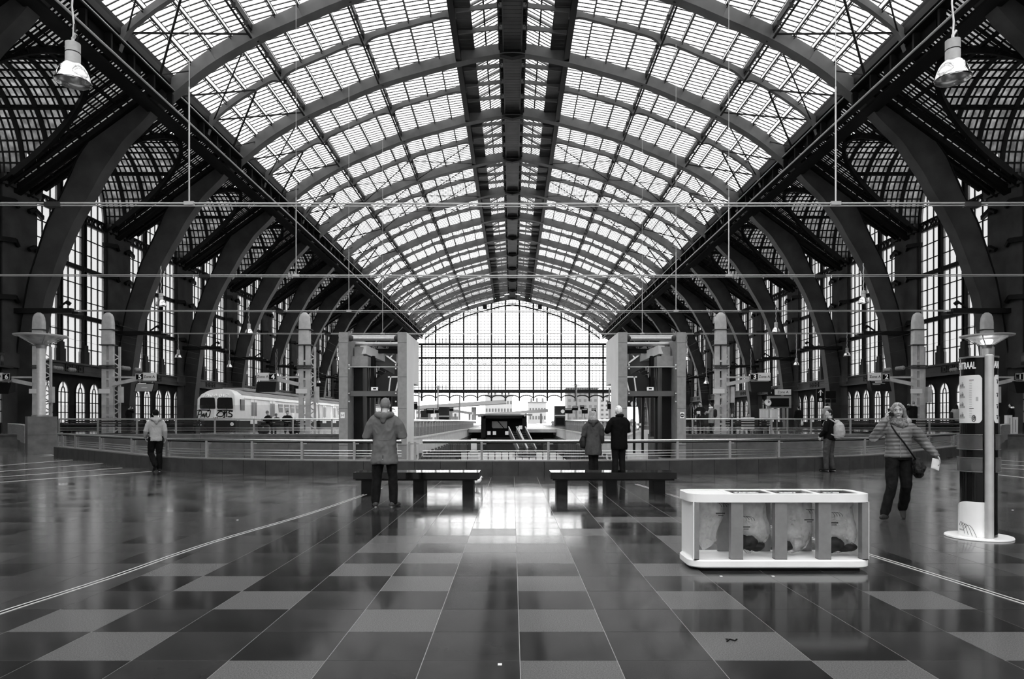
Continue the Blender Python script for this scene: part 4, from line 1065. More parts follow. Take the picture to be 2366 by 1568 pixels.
# ---------------------------------------------------------------- lift portals
DL = 26.0
def portal(sgn, side):
    t = thing('lift_portal', 'tall steel lift portal with two slabs and bare machinery, %s of the trench' % side, 'lift', (0,DL,0)); k = F/DL
    X = lambda p: sgn*(VX-p)/k*1.0; Z = lambda p: EYE+(VY-p)/k
    def bx(n, m, p0, p1, y0, y1, q0, q1): return MB().box(*sorted((X(p0),X(p1))), y0, y1, Z(q1), Z(q0)).build(n, m, t)
    zt = Z(767)
    MB().poly([(0,-5),(1.85,-5),(1.85,2.93),(3.3,2.93),(3.3,zt),(0,zt)], *sorted((X(918.5),X(939.5))), 'x').build('inner_slab', [M['slab_front']], t)
    MB().poly([(.02,-5),(1.83,-5),(1.83,2.95),(3.28,2.95),(3.28,zt-.02),(.02,zt-.02)], *sorted((X(939.5),X(940.5))), 'x').build('lit_side_sheet', M['slab_lit'], t)  # pale sheet paints the light falling on the slab's inner side
    MB().box(*sorted((X(783),X(803.5))), 0, 3.3, -5, zt).build('outer_slab', M['slab_front'], t)
    for z in (4.4, 3.1, 1.9, .5):
        for a, b in ((783,803.5),(918.5,939.5)): MB().box(*sorted((X(a),X(b))), -.004, .0, z-.006, z+.006).build('panel_joint', M['iron'], t)
    MB().box(*sorted((X(778),X(784))), .3, .9, Z(892), Z(852)).build('side_box', M['iron'], t)
    for y, z, r in ((.35,Z(779.5),.09),(1.3,Z(786),.09),(.35,Z(775),.06)): MB().tube([(X(803),y,z),(X(918),y,z)], r, 10).build('tie_tube', M['steel_d'], t, 60)
    for p in (806, 914): MB().ball((X(p),.3,Z(779)), .12).build('tube_knuckle', M['iron'], t, True)
    bx('lintel', M['iron_vault'], 805, 918, .3, .5, 902, 914)
    bx('top_channel', M['iron_dark'], 818, 918, 1.6, 1.75, 795, 806)
    MB().tube([(X(803),.1,Z(847)),(X(918),.1,Z(847))], .02, 6).build('stay_wire', M['cable'], t)
    bx('machine_box', M['slab_front'], 804, 842, .6, 1.6, 819, 843); bx('motor_box', M['slab_front'], 806, 828, .9, 1.6, 795, 819)
    MB().bar((X(827),.9,Z(802)), (X(860),2.2,Z(815)), .3, .34).build('hoist_beam', M['concrete'], t)
    bx('panel_box', M['slab_front'], 901, 918, 1.4, 1.9, 809, 831)
    MB().bar((X(842),2.0,Z(805)),(X(900),2.4,Z(838)),.2,.75).build('diagonal_channel', M['iron_vault'], t)
    MB().bar((X(862),2.0,Z(803)),(X(896),2.1,Z(829)),.05,.06).bar((X(880),2.0,Z(815)),(X(888),2.0,Z(805)),.04,.05).build('bright_edge', M['steel'], t)
    MB().bar((X(850),2.2,Z(893)),(X(918),2.4,Z(842)),.2,.8).build('diagonal_channel', M['iron'], t)
    bx('shaft_column', M['iron_dark'], 806, 826, .9, 2.2, 843, 1060); bx('shaft_column', M['black'], 842, 850, 1.2, 1.5, 815, 1010)
    for p in (831, 836): bx('guide_rail', M['iron'], p, p+3, 1.3, 1.45, 830, 1050)
    for p in (840, 872, 892): bx('door_post', M['iron_dark'], p, p+5, .7, .85, 914, 1050)
    bx('door_head', M['black'], 838, 892, .7, .85, 913, 917)
    bx('glass_door', M['clear'], 845, 890, .75, .77, 916, 1050)
    MB().bar((X(882),1.5,Z(900)),(X(887),1.5,Z(863)),.05).bar((X(899),1.5,Z(900)),(X(908),1.5,Z(863)),.05).bar((X(880),1.5,Z(864.5)),(X(910),1.5,Z(864.5)),.05).build('ladder', M['steel'], t)
    bx('indicator', M['white'], 854.5, 870, .25, .3, 893, 901); bx('indicator_display', M['black'], 859, 866, .24, .25, 895.5, 898.5)
    for p in (806, 914):
        for q in (842.5, 851, 908, 927): MB().lathe([(.03,0),(.03,.05)], (X(p),.08,Z(q)), 8, (0,-1,0)).build('bolt', M['steel'], t)
    bx('notice_plate', M['white'], 787, 796.5, -.015, -.002, 952, 966)
    if sgn < 0:
        pass
    return t, X, Z
M['slab_lit'] = mat('lit_slab_side', .62, .4, 0, .08, .8)  # lighter slab tone, holds the light from trench and end window
tl, XL_, ZL_ = portal(-1, 'left')
MB().box(XL_(789)-.0, XL_(789.8), -.02, -.016, ZL_(962), ZL_(956)).box(XL_(793.4), XL_(794.2), -.02, -.016, ZL_(962), ZL_(956)).box(XL_(789), XL_(794), -.02, -.016, ZL_(959.4), ZL_(958.6)).build('notice_symbol', M['black'], tl)
tr_, XR_, ZR_ = portal(1, 'right')
mb = MB(); mb.lathe([(.06,-.02),(.06,-.018)], n=4); 
MB().lathe([(.075,0),(.075,.004)], (XR_(792),-.017,ZR_(959)), 20, (0,-1,0)).build('no_entry_disc', M['iron'], tr_); MB().box(XR_(792)-.05,XR_(792)+.05,-.025,-.022,ZR_(959)-.012,ZR_(959)+.012).build('no_entry_bar', M['white'], tr_)

# ---------------------------------------------------------------- train
DT = 49.0; XS = -19.75; TW = 2.95
tr = thing('train', 'pale commuter train with graffiti on its nose standing at platform 4', 'train', (XS-TW/2, DT, 0))
M['train'] = mat('train_paint', .85, .35, 0, .06, 2); M['train_roof'] = mat('train_roof_grey', .3, .6, 0, .15, 1); M['train_dark'] = mat('train_underframe', .02, .6)
zf = lambda py: EYE + (VY-py)*DT/F
def car(y0, y1, front):
    h = TW/2; n = 14
    prof_c = [(-h,1.45),(-h*1.0,2.1),(-h*.97,3.0),(-h*.86,3.35),(-h*.62,3.62),(-h*.3,3.75),(0,3.78)]
    full = prof_c + [(-x,z) for x,z in reversed(prof_c[:-1])]
    secs = [(y0,1.0,0)] if not front else [(y0,.93,0),(y0+.5,.965,0),(y0+1.3,1.0,0)]
    secs.append((y1,1.0,0)); vs = []; fs = []; m = len(full)
    for i, (y, s_, d) in enumerate(secs):
        for x, z in full:
            yy = y
            if front and i == 0: yy = y + max(0, z-3.1)*1.1       # raked upper nose
            if front and i == 1: yy = y + max(0, z-3.1)*.8
            vs.append((x*s_, yy-DT, z if not (front and i == 0) else z-.02*max(0,z-3)))
    for i in range(len(secs)-1):
        for k in range(m-1): fs.append((i*m+k, i*m+k+1, (i+1)*m+k+1, (i+1)*m+k))
        fs.append((i*m+m-1, i*m, (i+1)*m, (i+1)*m+m-1))
    fs += [tuple(reversed(range(m))), tuple(range((len(secs)-1)*m, len(secs)*m))]
    MB().add(vs, fs).build('car_body', M['train'], tr, 25)
    mb = MB(); mb.rings([], 4) if 0 else None
    roof = [(x*1.01, z+.02) for x, z in full if z > 3.2]
    MB().strip(roof, [(x,z-.05) for x,z in roof], y0+(1.4 if front else 0)-DT, y1-DT, 'y').build('roof_sheet', M['train_roof'], tr, 40)
    MB().box(-h*.97, h*.97, y0+.4-DT, y1-DT-.2, -.05, 1.47).build('underframe', M['train_dark'], tr)
    MB().box(-h*.55, h*.55, y0+3-DT, y1-3-DT, 3.74, 3.95).build('roof_duct', M['train_roof'], tr)
    # side windows and doors on the platform side
    x = h*.985
    def pan(ya, yb, za, zb, m, name, dx=.02, par=None): return MB().box(x-.05, x+dx, ya-DT, yb-DT, za, zb).build(name, m, par or tr)
    yy = y0 + 1.1
    if front: pan(y0+.75, y0+1.45, 2.2, 3.0, M['dark_pane'], 'cab_window', .03); yy = y0 + 2.6
    def door(ya):
        dd = pan(ya, ya+1.3, 1.2, 3.05, M['train'], 'door', .035)
        for o in (.12, .72):
            pan(ya+o, ya+o+.46, 1.8, 2.85, M['dark_pane'], 'door_window', .045, dd)
        pan(ya+.64, ya+.67, 1.2, 3.05, M['train_dark'], 'door_gap', .04, dd)
    door(yy); door(yy+4.0)
    wy = yy + 6.2
    while wy < y1-4:
        sw = pan(wy, wy+1.05, 2.0, 2.85, M['dark_pane'], 'side_window', .02); pan(wy+.05, wy+1.0, 2.58, 2.62, M['train'], 'window_bar', .03, sw); wy += 1.55
    pan(y0+1.5 if front else y0, y1, 3.08, 3.16, M['white'], 'cantrail_strip', .03)
    pan(y0+1.5 if front else y0, y1, 1.28, 1.42, M['grey'], 'waist_stripe', .012) if 0 else None
car(DT, DT+20.5, True); car(DT+21.1, DT+44, False); car(DT+44.6, DT+68, False)
MB().box(-1.1,1.1,20.3,21.3,.9,3.5).build('gangway_bellows', M['train_dark'], tr)
# nose: windscreens, bumper, lights, lettering
for a, b in ((-1.18,-.06),(.06,1.2)):
    MB().poly([(a+.06,2.3),(b-.02,2.3),(b,2.4),(b-.05,3.04),(b-.1,3.1),(a+.12,3.1),(a+.02,3.0),(a,2.4)], -.03, .02, 'y').build('windscreen', M['dark_pane'], tr)
    MB().bar((a+.75,-.05,2.22),(a+.45,-.05,2.66),.03).build('wiper', M['train_dark'], tr)
MB().box(-1.4,1.4,-.04,.5,.05,1.47).build('front_skirt', M['train_dark'], tr)
for s2 in (-1,1): MB().lathe([(.2,0),(.22,.25),(.3,.27),(.3,.33)], (s2*.85,-.05,.75), 14, (0,-1,0)).build('buffer', M['train_dark'], tr)
MB().box(.3,.6,-.07,-.04,.3,.5).build('coupler_plate', M['grey'], tr)
for s2 in (-1,1): MB().lathe([(.13,0),(.13,.03)], (s2*1.15,-.04,1.2), 14, (0,-1,0)).build('headlight', M['white'], tr)
text_on('fleet_number', '103', (-.05,-.02,1.6), .24, M['black'], tr, .006)
def strokes(parent, name, m, paths, r, y):
    mb = MB()
    for p in paths:
        q = spline([(a, y, b+.42) for a, b in p], 5); mb.tube(q, r, 5)
    return mb.build(name, m, parent)
strokes(tr, 'graffiti_tag', M['black'], [[(-1.35,1.2),(-1.28,1.5),(-1.2,1.72),(-1.05,1.7),(-1.08,1.5),(-1.25,1.46)],[(-1.1,1.25),(-1.0,1.5),(-.95,1.3),(-.88,1.55),(-.82,1.25)],[(-.8,1.3),(-.7,1.6),(-.66,1.3),(-.5,1.35),(-.42,1.75),(-.62,1.7)],[(-1.35,1.76),(-1.1,1.8),(-.45,1.78)]], .035, -.02)
strokes(tr, 'graffiti_tag', M['black'], [[(.12,1.55),(.05,1.4),(.3,1.32),(.52,1.42),(.5,1.62),(.3,1.7),(.12,1.55)],[(.58,1.72),(.62,1.3),(.5,1.28)],[(.62,1.5),(.75,1.7),(.76,1.3)],[(1.18,1.68),(.98,1.72),(.92,1.58),(1.12,1.48),(1.1,1.32),(.85,1.32)],[(.1,1.75),(.6,1.78),(1.2,1.74)]], .04, -.02)
mbw = MB()
for p in ([(-.95,3.0),(-.9,3.2),(-.75,3.2),(-.8,3.05),(-.95,3.05)],[(-.65,3.2),(-.6,3.0),(-.5,3.15),(-.4,3.0),(-.35,3.2)],[(-.2,3.05),(-.1,3.2),(.0,3.05)],[(.15,3.1),(.25,3.2),(.35,3.1),(.25,3.0),(.15,3.1)],[(.45,3.2),(.5,3.0)],[(.6,3.2),(.8,3.2),(.62,3.02),(.85,3.02)]):
    mbw.tube(spline([(a, -.05 + max(0,b+.15-3.1)*1.1, b+.15) for a, b in p], 4), .035, 5)
mbw.build('graffiti_tag', M['white'], tr)

# ---------------------------------------------------------------- city, platforms and signals far beyond the end screen
M['city_a'] = mat('pale_render', .17, .8, 0, .1, .1); M['city_b'] = mat('grey_facade', .085, .8, 0, .1, .1); M['city_w'] = mat('far_window', .05, .4)
gr = thing('ground_outside', 'pale hazy railway yard beyond the end of the hall', 'ground', kind='structure')
MB().box(-250, 250, 212, 900, -.4, -.2).build('yard', M['city_a'], gr)
def building(px0, px1, py, D, m, lab, rows, cols, roof=0):
    a, b = P(px0,0,D).x, P(px1,0,D).x; h = P(0,py,D).z; t = thing('building', lab, 'building', ((a+b)/2, D, 0)); w = b-a
    MB().box(-w/2, w/2, 0, 14, 0, h).build('walls', m, t)
    MB().box(-w/2-.3, w/2+.3, -.3, 14.3, h, h+.6).build('roof', M['city_b'], t)
    if roof:
        for i in range(roof): MB().box(-w/2+w*(i+.3)/roof, -w/2+w*(i+.6)/roof, 2, 6, h+.6, h+2.4).build('chimney', M['city_b'], t)
    for r in range(rows):
        for c in range(cols):
            x = -w/2 + w*(c+.5)/cols; z = 1.5 + (h-2.5)*(r+.3)/rows; ww = w/cols*.25; hh = (h-2.5)/rows*.3
            MB().box(x-ww, x+ww, -.06, .02, z-hh*.4, z+hh).build('window', M['city_w'], t)
building(1121,1184,914,330,M['city_a'],'long pale block with flat roof seen above the dark enclosure',3,9,4)
building(1228,1302,906,420,M['city_a'],'pale hazy block right of the centre beyond the yard',4,8,3) if 0 else None
building(1222,1262,930,330,M['city_a'],'low row of pale houses right of the long block',2,6,3)
building(1310,1382,898,360,M['city_b'],'blank grey tower block behind the right half of the trench',5,6)
building(1428,1480,898,380,M['city_b'],'grey block half hidden by the right lift portal',5,5) if 0 else None
building(1386,1408,905,380,M['city_a'],'narrow pale block beside the grey tower',6,2)
building(960,1010,940,420,M['city_a'],'low white building at the left end of the view',2,6)
building(1010,1060,936,460,M['city_a'],'low white building behind the concrete overpass',2,6)
ov = thing('overpass', 'pale concrete road overpass crossing behind the yard', 'bridge')
a, b, c = P(955,941,300), P(1090,940,260), P(1185,928,230)
MB().bar(P(930,944,300), P(1170,928,300), 12, 1.6).build('deck', M['city_b'], ov)
for px in (985, 1040, 1095): q = P(px,940,300); MB().box(q.x-1, q.x+1, q.y-1, q.y+1, 0, q.z).build('pier', M['city_b'], ov)
cn = thing('platform_canopy', 'long flat platform canopy rising to the right beyond the trench', 'canopy')
MB().bar(P(1105,960,205), P(1265,948,205), 7, .9).build('roof', M['city_b'], cn)
for px in (1120,1150,1180,1215,1250): q = P(px,955,205); MB().box(q.x-.3,q.x+.3,q.y-.3,q.y+.3,0,q.z).build('column', M['city_b'], cn)
cn = thing('platform_canopy', 'smaller flat platform canopy left of the trench end', 'canopy')
MB().bar(P(1045,948,212), P(1092,955,212), 7, .8).build('roof', M['city_b'], cn)
for px in (1052,1085): q = P(px,955,212); MB().box(q.x-.3,q.x+.3,q.y-.3,q.y+.3,0,q.z).build('column', M['city_b'], cn)
# small kiosks, clocks and boards on the platforms inside the hall
def kiosk(px0, px1, py0, py1, D, lab, clock=None, panel=True):
    a, b = P(px0,py0,D), P(px1,py1,D); t = thing('platform_kiosk', lab, 'kiosk', ((a.x+b.x)/2, D, ZP)); w = b.x-a.x
    MB().box(-w/2, w/2, 0, 2, 0, a.z-ZP).build('cabinet', M['iron'], t)
    if panel: MB().box(-w*.4, w*.4, -.05, 0, (a.z-ZP)*.08, (a.z-ZP)*.42).build('dark_window', M['black'], t); MB().box(-w/2, w/2, -.06, 0, (a.z-ZP)*.5, (a.z-ZP)*.56).build('ledge', M['offwhite'], t)
    if clock: c = P(clock[0],clock[1],D); MB().lathe([(.01,0),(clock[2],0),(clock[2],.08)], (c.x-(a.x+b.x)/2,-.1,c.z-ZP), 16, (0,-1,0)).build('clock_face', M['white'], t)
kiosk(1282,1306,937,966,90,'dark platform kiosk with a round clock right of the trench',(1300,950,.25))
kiosk(1014,1038,940,966,90,'dark platform kiosk left of the trench')
kiosk(972,989,948,966,90,'glass fronted platform kiosk near the left lift portal')
def board(px, py, w, h, D, lab, cat='sign', m='black', post=True):
    c = P(px,py,D); t = thing('information_board', lab, cat, (c.x, D, ZP))
    MB().box(-w/2,w/2,-.06,.06,c.z-ZP-h/2,c.z-ZP+h/2).build('panel', M[m], t)
    MB().box(-w*.4,w*.4,-.075,-.06,c.z-ZP+h*.22,c.z-ZP+h*.36).build('header_strip', M['offwhite'], t)
    if post: MB().box(-.05,.05,.06,.16,0,c.z-ZP+h/2).build('post', M['steel_d'], t)
for i, (px, py, w, h, D) in enumerate(((994,949,.9,.6,80),(1009,949,.5,.5,80),(1043,945,.5,.5,85),(1329,943,.8,.55,96),(1313,949,1.2,.7,96),(1345,941,.5,.5,85),(1351,949,.7,.6,80),(957,936,.7,.8,70),(1411,936,.7,.8,70),(1372,948,.5,.5,75))):
    board(px, py, w, h, D, 'small dark departure board, %s from the left along the trench platforms' % ORD[sorted([994,1009,1043,1329,1313,1345,1351,957,1411,1372]).index(px)])
for n, (px, top) in enumerate(((968,905),(1012,890),(1062,914),(1332,887),(1408,895))):
    c = P(px,top,120); t = thing('signal_mast', 'thin steel mast, %s from the left between trench and end screen' % ORD[n], 'mast', (c.x,120,ZP)); MB().lathe([(.16,0),(.12,c.z-ZP)],n=8).build('pole', M['mast'], t); MB().box(-.8,.8,-.05,.05,c.z-ZP-.3,c.z-ZP-.2).build('crossbar', M['mast'], t)
# right hand platform furniture
def clock(px, py, D, r, lab):
    c = P(px,py,D); t = thing('clock', lab, 'clock', (c.x, D, ZP)); h = c.z-ZP
    MB().lathe([(.05,0),(.05,h-r)],n=8).build('post', M['steel_d'], t); MB().lathe([(r,-.08),(r*1.06,-.08),(r*1.06,.1),(r,.1)], (0,0,h), 24, (0,-1,0), False).build('rim', M['steel_d'], t)
    MB().lathe([(.001,.0),(r,.0),(r,-.05)], (0,-.09,h), 24, (0,-1,0)).build('face', M['white'], t)
    MB().bar((0,-.13,h),(r*.5,-.13,h+r*.4),.035).build('hour_hand', M['black'], t); MB().bar((0,-.13,h),(-r*.1,-.13,h+r*.75),.03).build('minute_hand', M['black'], t)
clock(1774, 930, 49, .22, 'round white platform clock beside the dark departure board')
clock(1464, 933, 60, .24, 'round white clock seen between slabs of right lift portal')
t = thing('departure_board', 'black departure board on a post beside the platform clock', 'sign', (P(1800,929,50).x,50,ZP)); h = P(0,929,50).z-ZP
MB().box(-.85,.85,-.1,.1,h-.42,h+.45).build('casing', M['grey'], t); MB().box(-.68,.68,-.12,-.1,h-.33,h+.3).build('display', M['black'], t)
MB().box(-.35,.85,-.08,.08,h+.55,h+.95).build('sign_plate', M['offwhite'], t); MB().box(-.85,-.36,-.09,.09,h+.55,h+.95).build('number_plate', M['black'], t)
text_on('lettering', 'Zone A', (.25,-.09,h+.74), .26, M['black'], t); text_on('digit', '1', (-.6,-.1,h+.74), .34, M['white'], t)
MB().box(-.7,-.6,0,.1,0,h).box(.6,.7,0,.1,0,h).build('post', M['steel_d'], t)
t = thing('direction_sign', 'black sign with white up arrow hung before right arched windows', 'sign', (P(1907,914,50).x,50,0)); z = P(0,914,50).z; k = F/50
MB().box(-.65,-.1,-.05,.05,z-.45,z+.5).box(.0,.75,-.05,.05,z-.2,z+.35).box(.0,.35,-.05,.05,z-.5,z-.25).box(.4,.75,-.05,.05,z-.5,z-.25).build('panel', M['black'], t)
MB().bar((-.38,-.06,z),(-.38,-.06,z+.4),.08,.02).bar((-.38,-.06,z+.42),(-.55,-.06,z+.22),.07,.02).bar((-.38,-.06,z+.42),(-.21,-.06,z+.22),.07,.02).build('arrow', M['white'], t)
MB().lathe([(.12,0),(.12,.01)],(-.38,-.05,z-.28),14,(0,-1,0)).build('disc', M['offwhite'], t); MB().box(.05,.1,.05,.1,ZP,z-.4).build('post', M['steel_d'], t)
t = thing('direction_sign', 'black sign with white up arrow inside the right lift portal', 'sign', (P(1514.5,926,45).x,45,0)); z = P(0,926,45).z
MB().box(-.28,.28,-.05,.05,z-.45,z+.5).build('panel', M['black'], t); MB().bar((0,-.06,z-.1),(0,-.06,z+.3),.07,.02).bar((0,-.06,z+.32),(-.15,-.06,z+.15),.06,.02).bar((0,-.06,z+.32),(.15,-.06,z+.15),.06,.02).build('arrow', M['white'], t); MB().box(-.04,.04,.05,.12,ZP,z).build('post', M['steel_d'], t)
for n, (a, b) in enumerate(((1755,1775),(1778,1797))):
    t = thing('timetable_case', 'pale timetable case on legs under the right platform clock, ' + ('left one' if n == 0 else 'right one'), 'sign', (P((a+b)/2,0,48).x,48,ZP)); w = (b-a)*48/F; h0, h1 = P(0,966,48).z-ZP, P(0,944,48).z-ZP
    MB().box(-w/2,w/2,-.06,.06,h0,h1).build('case', M['offwhite'], t)
    for i in range(6): MB().box(-w/2+w*(i+.2)/6,-w/2+w*(i+.75)/6,-.07,-.06,h0+.05,h1-.1).build('sheet', M['white'], t)
    for x in (-w/2+.05,w/2-.05): MB().box(x-.03,x+.03,-.03,.03,0,h0).build('leg', M['steel_d'], t)
def pbench(px, py, D, L, lab):
    c = P(px,py,D); t = thing('platform_bench', lab, 'bench', (c.x,D,ZP))
    for i in range(4): MB().box(-L/2,L/2,-.25+i*.13,-.14+i*.13,.4,.45).build('seat_slat', M['iron_dark'], t)
    for i in range(3): MB().box(-L/2,L/2,.3,.33,.52+i*.13,.62+i*.13).build('back_slat', M['iron'], t)
    for x in (-L/2+.3, L/2-.3): MB().box(x-.05,x+.05,-.25,.33,0,.4).box(x-.04,x+.04,.3,.36,0,.9).build('leg', M['iron_dark'], t)
pbench(1725,990,39,2.2,'dark slatted bench just behind the right platform rail'); pbench(1700,985,43,4.5,'long dark bench behind the nearer one on the right platform')
pbench(1960,985,40,3.4,'dark bench behind the man with the backpack'); pbench(2140,985,39.5,4.2,'dark bench behind the walking woman and column')
pbench(644,992,40.2,2.3,'bench on the left platform with two seated people'); pbench(240,985,40,5.0,'long dark bench on the far left platform'); pbench(420,985,41,2.4,'dark bench left of the train nose')
t = thing('utility_cabinet', 'white cabinet standing by the right platform benches', 'cabinet', (P(1728,0,40.5).x,40.5,ZP)); MB().box(-.32,.32,-.2,.2,.25,.95).build('body', M['offwhite'], t); MB().box(-.3,-.24,-.1,.1,0,.25).box(.24,.3,-.1,.1,0,.25).build('leg', M['steel_d'], t)
for n, (px0, px1, py0, py1) in enumerate(((1517,1543,984,989),(1520,1545,993,999))):
    a = P(px0,py0,34); t = thing('barrier_board', 'striped barrier board leaning inside right lift portal, ' + ('upper' if n == 0 else 'lower'), 'barrier', (a.x,41+n*.4,ZP+.45-n*.3)); w = (px1-px0)*41/F
    for i in range(6): MB().poly([(w*i/6,0),(w*(i+.9)/6,0),(w*(i+1)/6,.14),(w*(i+.1)/6,.14)],-.02,.02,'y').build('stripe', M['white'] if i % 2 == 0 else M['grey'], t)
    MB().box(0,w,.02,.04,0,.14).build('plank', M['offwhite'], t); MB().box(.05,.1,0,.04,-.45+n*.3,0).box(w-.1,w-.05,0,.04,-.45+n*.3,0).build('leg', M['steel_d'], t)
MB()
t = thing('info_stand', 'small sign stand at the trench edge behind the front rail', 'sign', (P(1095,0,83).x,83,-3.4)); MB().box(-.5,.5,-.1,.1,0,1.2).build('box', M['offwhite'], t); MB().box(-.35,.35,-.12,-.1,1.3,2.7).build('poster', M['white'], t); MB().box(-.04,.04,0,.08,0,2.7).build('post', M['steel_d'], t)
# ================================================================ BENCHES, BIN, INFORMATION COLUMN
def bench(x0, x1, lab, legs):
    t = thing('bench', lab, 'bench', ((x0+x1)/2, 13.29, 0)); w = x1-x0
    MB().box(-w/2, w/2, -.02, .66, .30, .43).build('seat', M['blackgloss'], t)
    MB().box(-w/2+.04, w/2-.04, .0, .64, .27, .30).build('seat_frame', M['black'], t)
    for x in legs: MB().box(x-.105-(x0+x1)/2, x+.105-(x0+x1)/2, .03, .56, 0, .27).build('leg', M['black'], t)
bench(-3.09, -.645, 'long black bench on the left, behind the man in the parka', (-2.84,-1.83,-.87))
bench(.745, 3.19, 'long black bench on the right, behind the waste station', (.97,1.93,2.87))

def rrect(w, d, r, n=6):
    out = []
    for cx, cy, a0 in ((w/2-r,d/2-r,0),(-w/2+r,d/2-r,90),(-w/2+r,-d/2+r,180),(w/2-r,-d/2+r,270)):
        for i in range(n+1): a = radians(a0+90*i/n); out.append((cx+r*cos(a), cy+r*sin(a)))
    return out
def rslab(mb, w, d, z0, z1, r, bev=.012):
    R = []; loops = [(bev,z0),(0,z0+bev),(0,z1-bev),(bev,z1)]
    vs = []; fs = []
    for inset, z in loops:
        L = rrect(w-2*inset, d-2*inset, r-inset*.5); n = len(L); vs += [(x,y,z) for x,y in L]
    for i in range(3):
        for k in range(n): fs.append((i*n+k, i*n+(k+1)%n, (i+1)*n+(k+1)%n, (i+1)*n+k))
    fs += [tuple(reversed(range(n))), tuple(range(3*n,4*n))]
    return mb.add(vs, fs)
BW, BD = 1.745, .53; BC = Vector((2.562, 6.5+BD/2, 0))
bn = thing('waste_station', 'white four-bag recycling station with rounded top and base in front right', 'bin', BC)
rslab(MB(), BW, BD, .03, .107, .14).build('base', M['white'], bn, 40)
rslab(MB(), BW-.12, BD-.1, 0, .03, .12, .004).build('plinth_foot', M['black'], bn, 40)
lids = [(-.665,.36),(-.245,.37),(.17,.37),(.595,.38)]          # centre x, width
outer = rrect(BW, BD, .14); ho = (-.85+.1, .80)
# top: rim with four apertures
mb = MB(); zt0, zt1 = .655, .732
iw0, iw1, id_ = lids[0][0]-lids[0][1]/2, lids[3][0]+lids[3][1]/2, .17
inner = [(max(iw0,min(iw1,x)), max(-id_,min(id_,y))) for x, y in outer]
mb.strip(outer+[outer[0]], inner+[inner[0]], zt0, zt1, 'z')
for (a, wa), (b, wb) in zip(lids, lids[1:]): mb.box(a+wa/2, b-wb/2, -id_, id_, zt0, zt1)
mb.build('top_rim', M['white'], bn, 40)
M['lid_glass'] = mat('smoked_lid', .08, .1, 0, .3, 9)
for n, ((x, w), txt) in enumerate(zip(lids, (None,'PAPIER','REST','PMD'))):
    l = MB().box(x-w/2, x+w/2, -id_, id_-.022, .70, .728).build('lid', M['white'] if n == 0 else M['lid_glass'], bn)
    MB().box(x-w/2, x+w/2, id_-.022, id_, .70, .715).build('hinge_slot', M['black'], l)
    if txt:
        m_ = text_mb(txt, .075, .002, bold=.002); m_.tf(Matrix.Translation((x-.03,-.06,.7295)) @ Matrix.Rotation(-pi/2,4,'X')); m_.build('lettering', M['white'], l)
M['post'] = mat('grey_post_steel', .3, .42, .5, .08, 14)
xl, xr = -.835, .845
MB().box(xl, xl+.012, -BD/2+.03, BD/2-.05, .105, .657).build('end_panel', M['white'], bn)
MB().box(xr-.012, xr, -BD/2+.03, BD/2-.05, .105, .657).build('end_panel', M['white'], bn)
for a, b in ((xl+.01,xl+.055),(-.475,-.36),(-.055,.06),(.36,.48),(xr-.07,xr-.008)):
    MB().box(a, b, -BD/2+.025, -BD/2+.055, .105, .657).box(a, a+.01, -BD/2+.055, -BD/2+.1, .105, .657).box(b-.01, b, -BD/2+.055, -BD/2+.1, .105, .657).build('front_post', M['post'], bn)
    MB().box(a, b-.0, -BD/2+.023, -BD/2+.1, .103, .112).build('post_shoe', M['black'], bn)
for a, b in ((xl+.02,xl+.06),(-.475,-.36),(-.055,.06),(.36,.48),(xr-.06,xr-.02)):
    MB().box(a, b, BD/2-.08, BD/2-.05, .105, .657).build('rear_post', M['post'], bn)
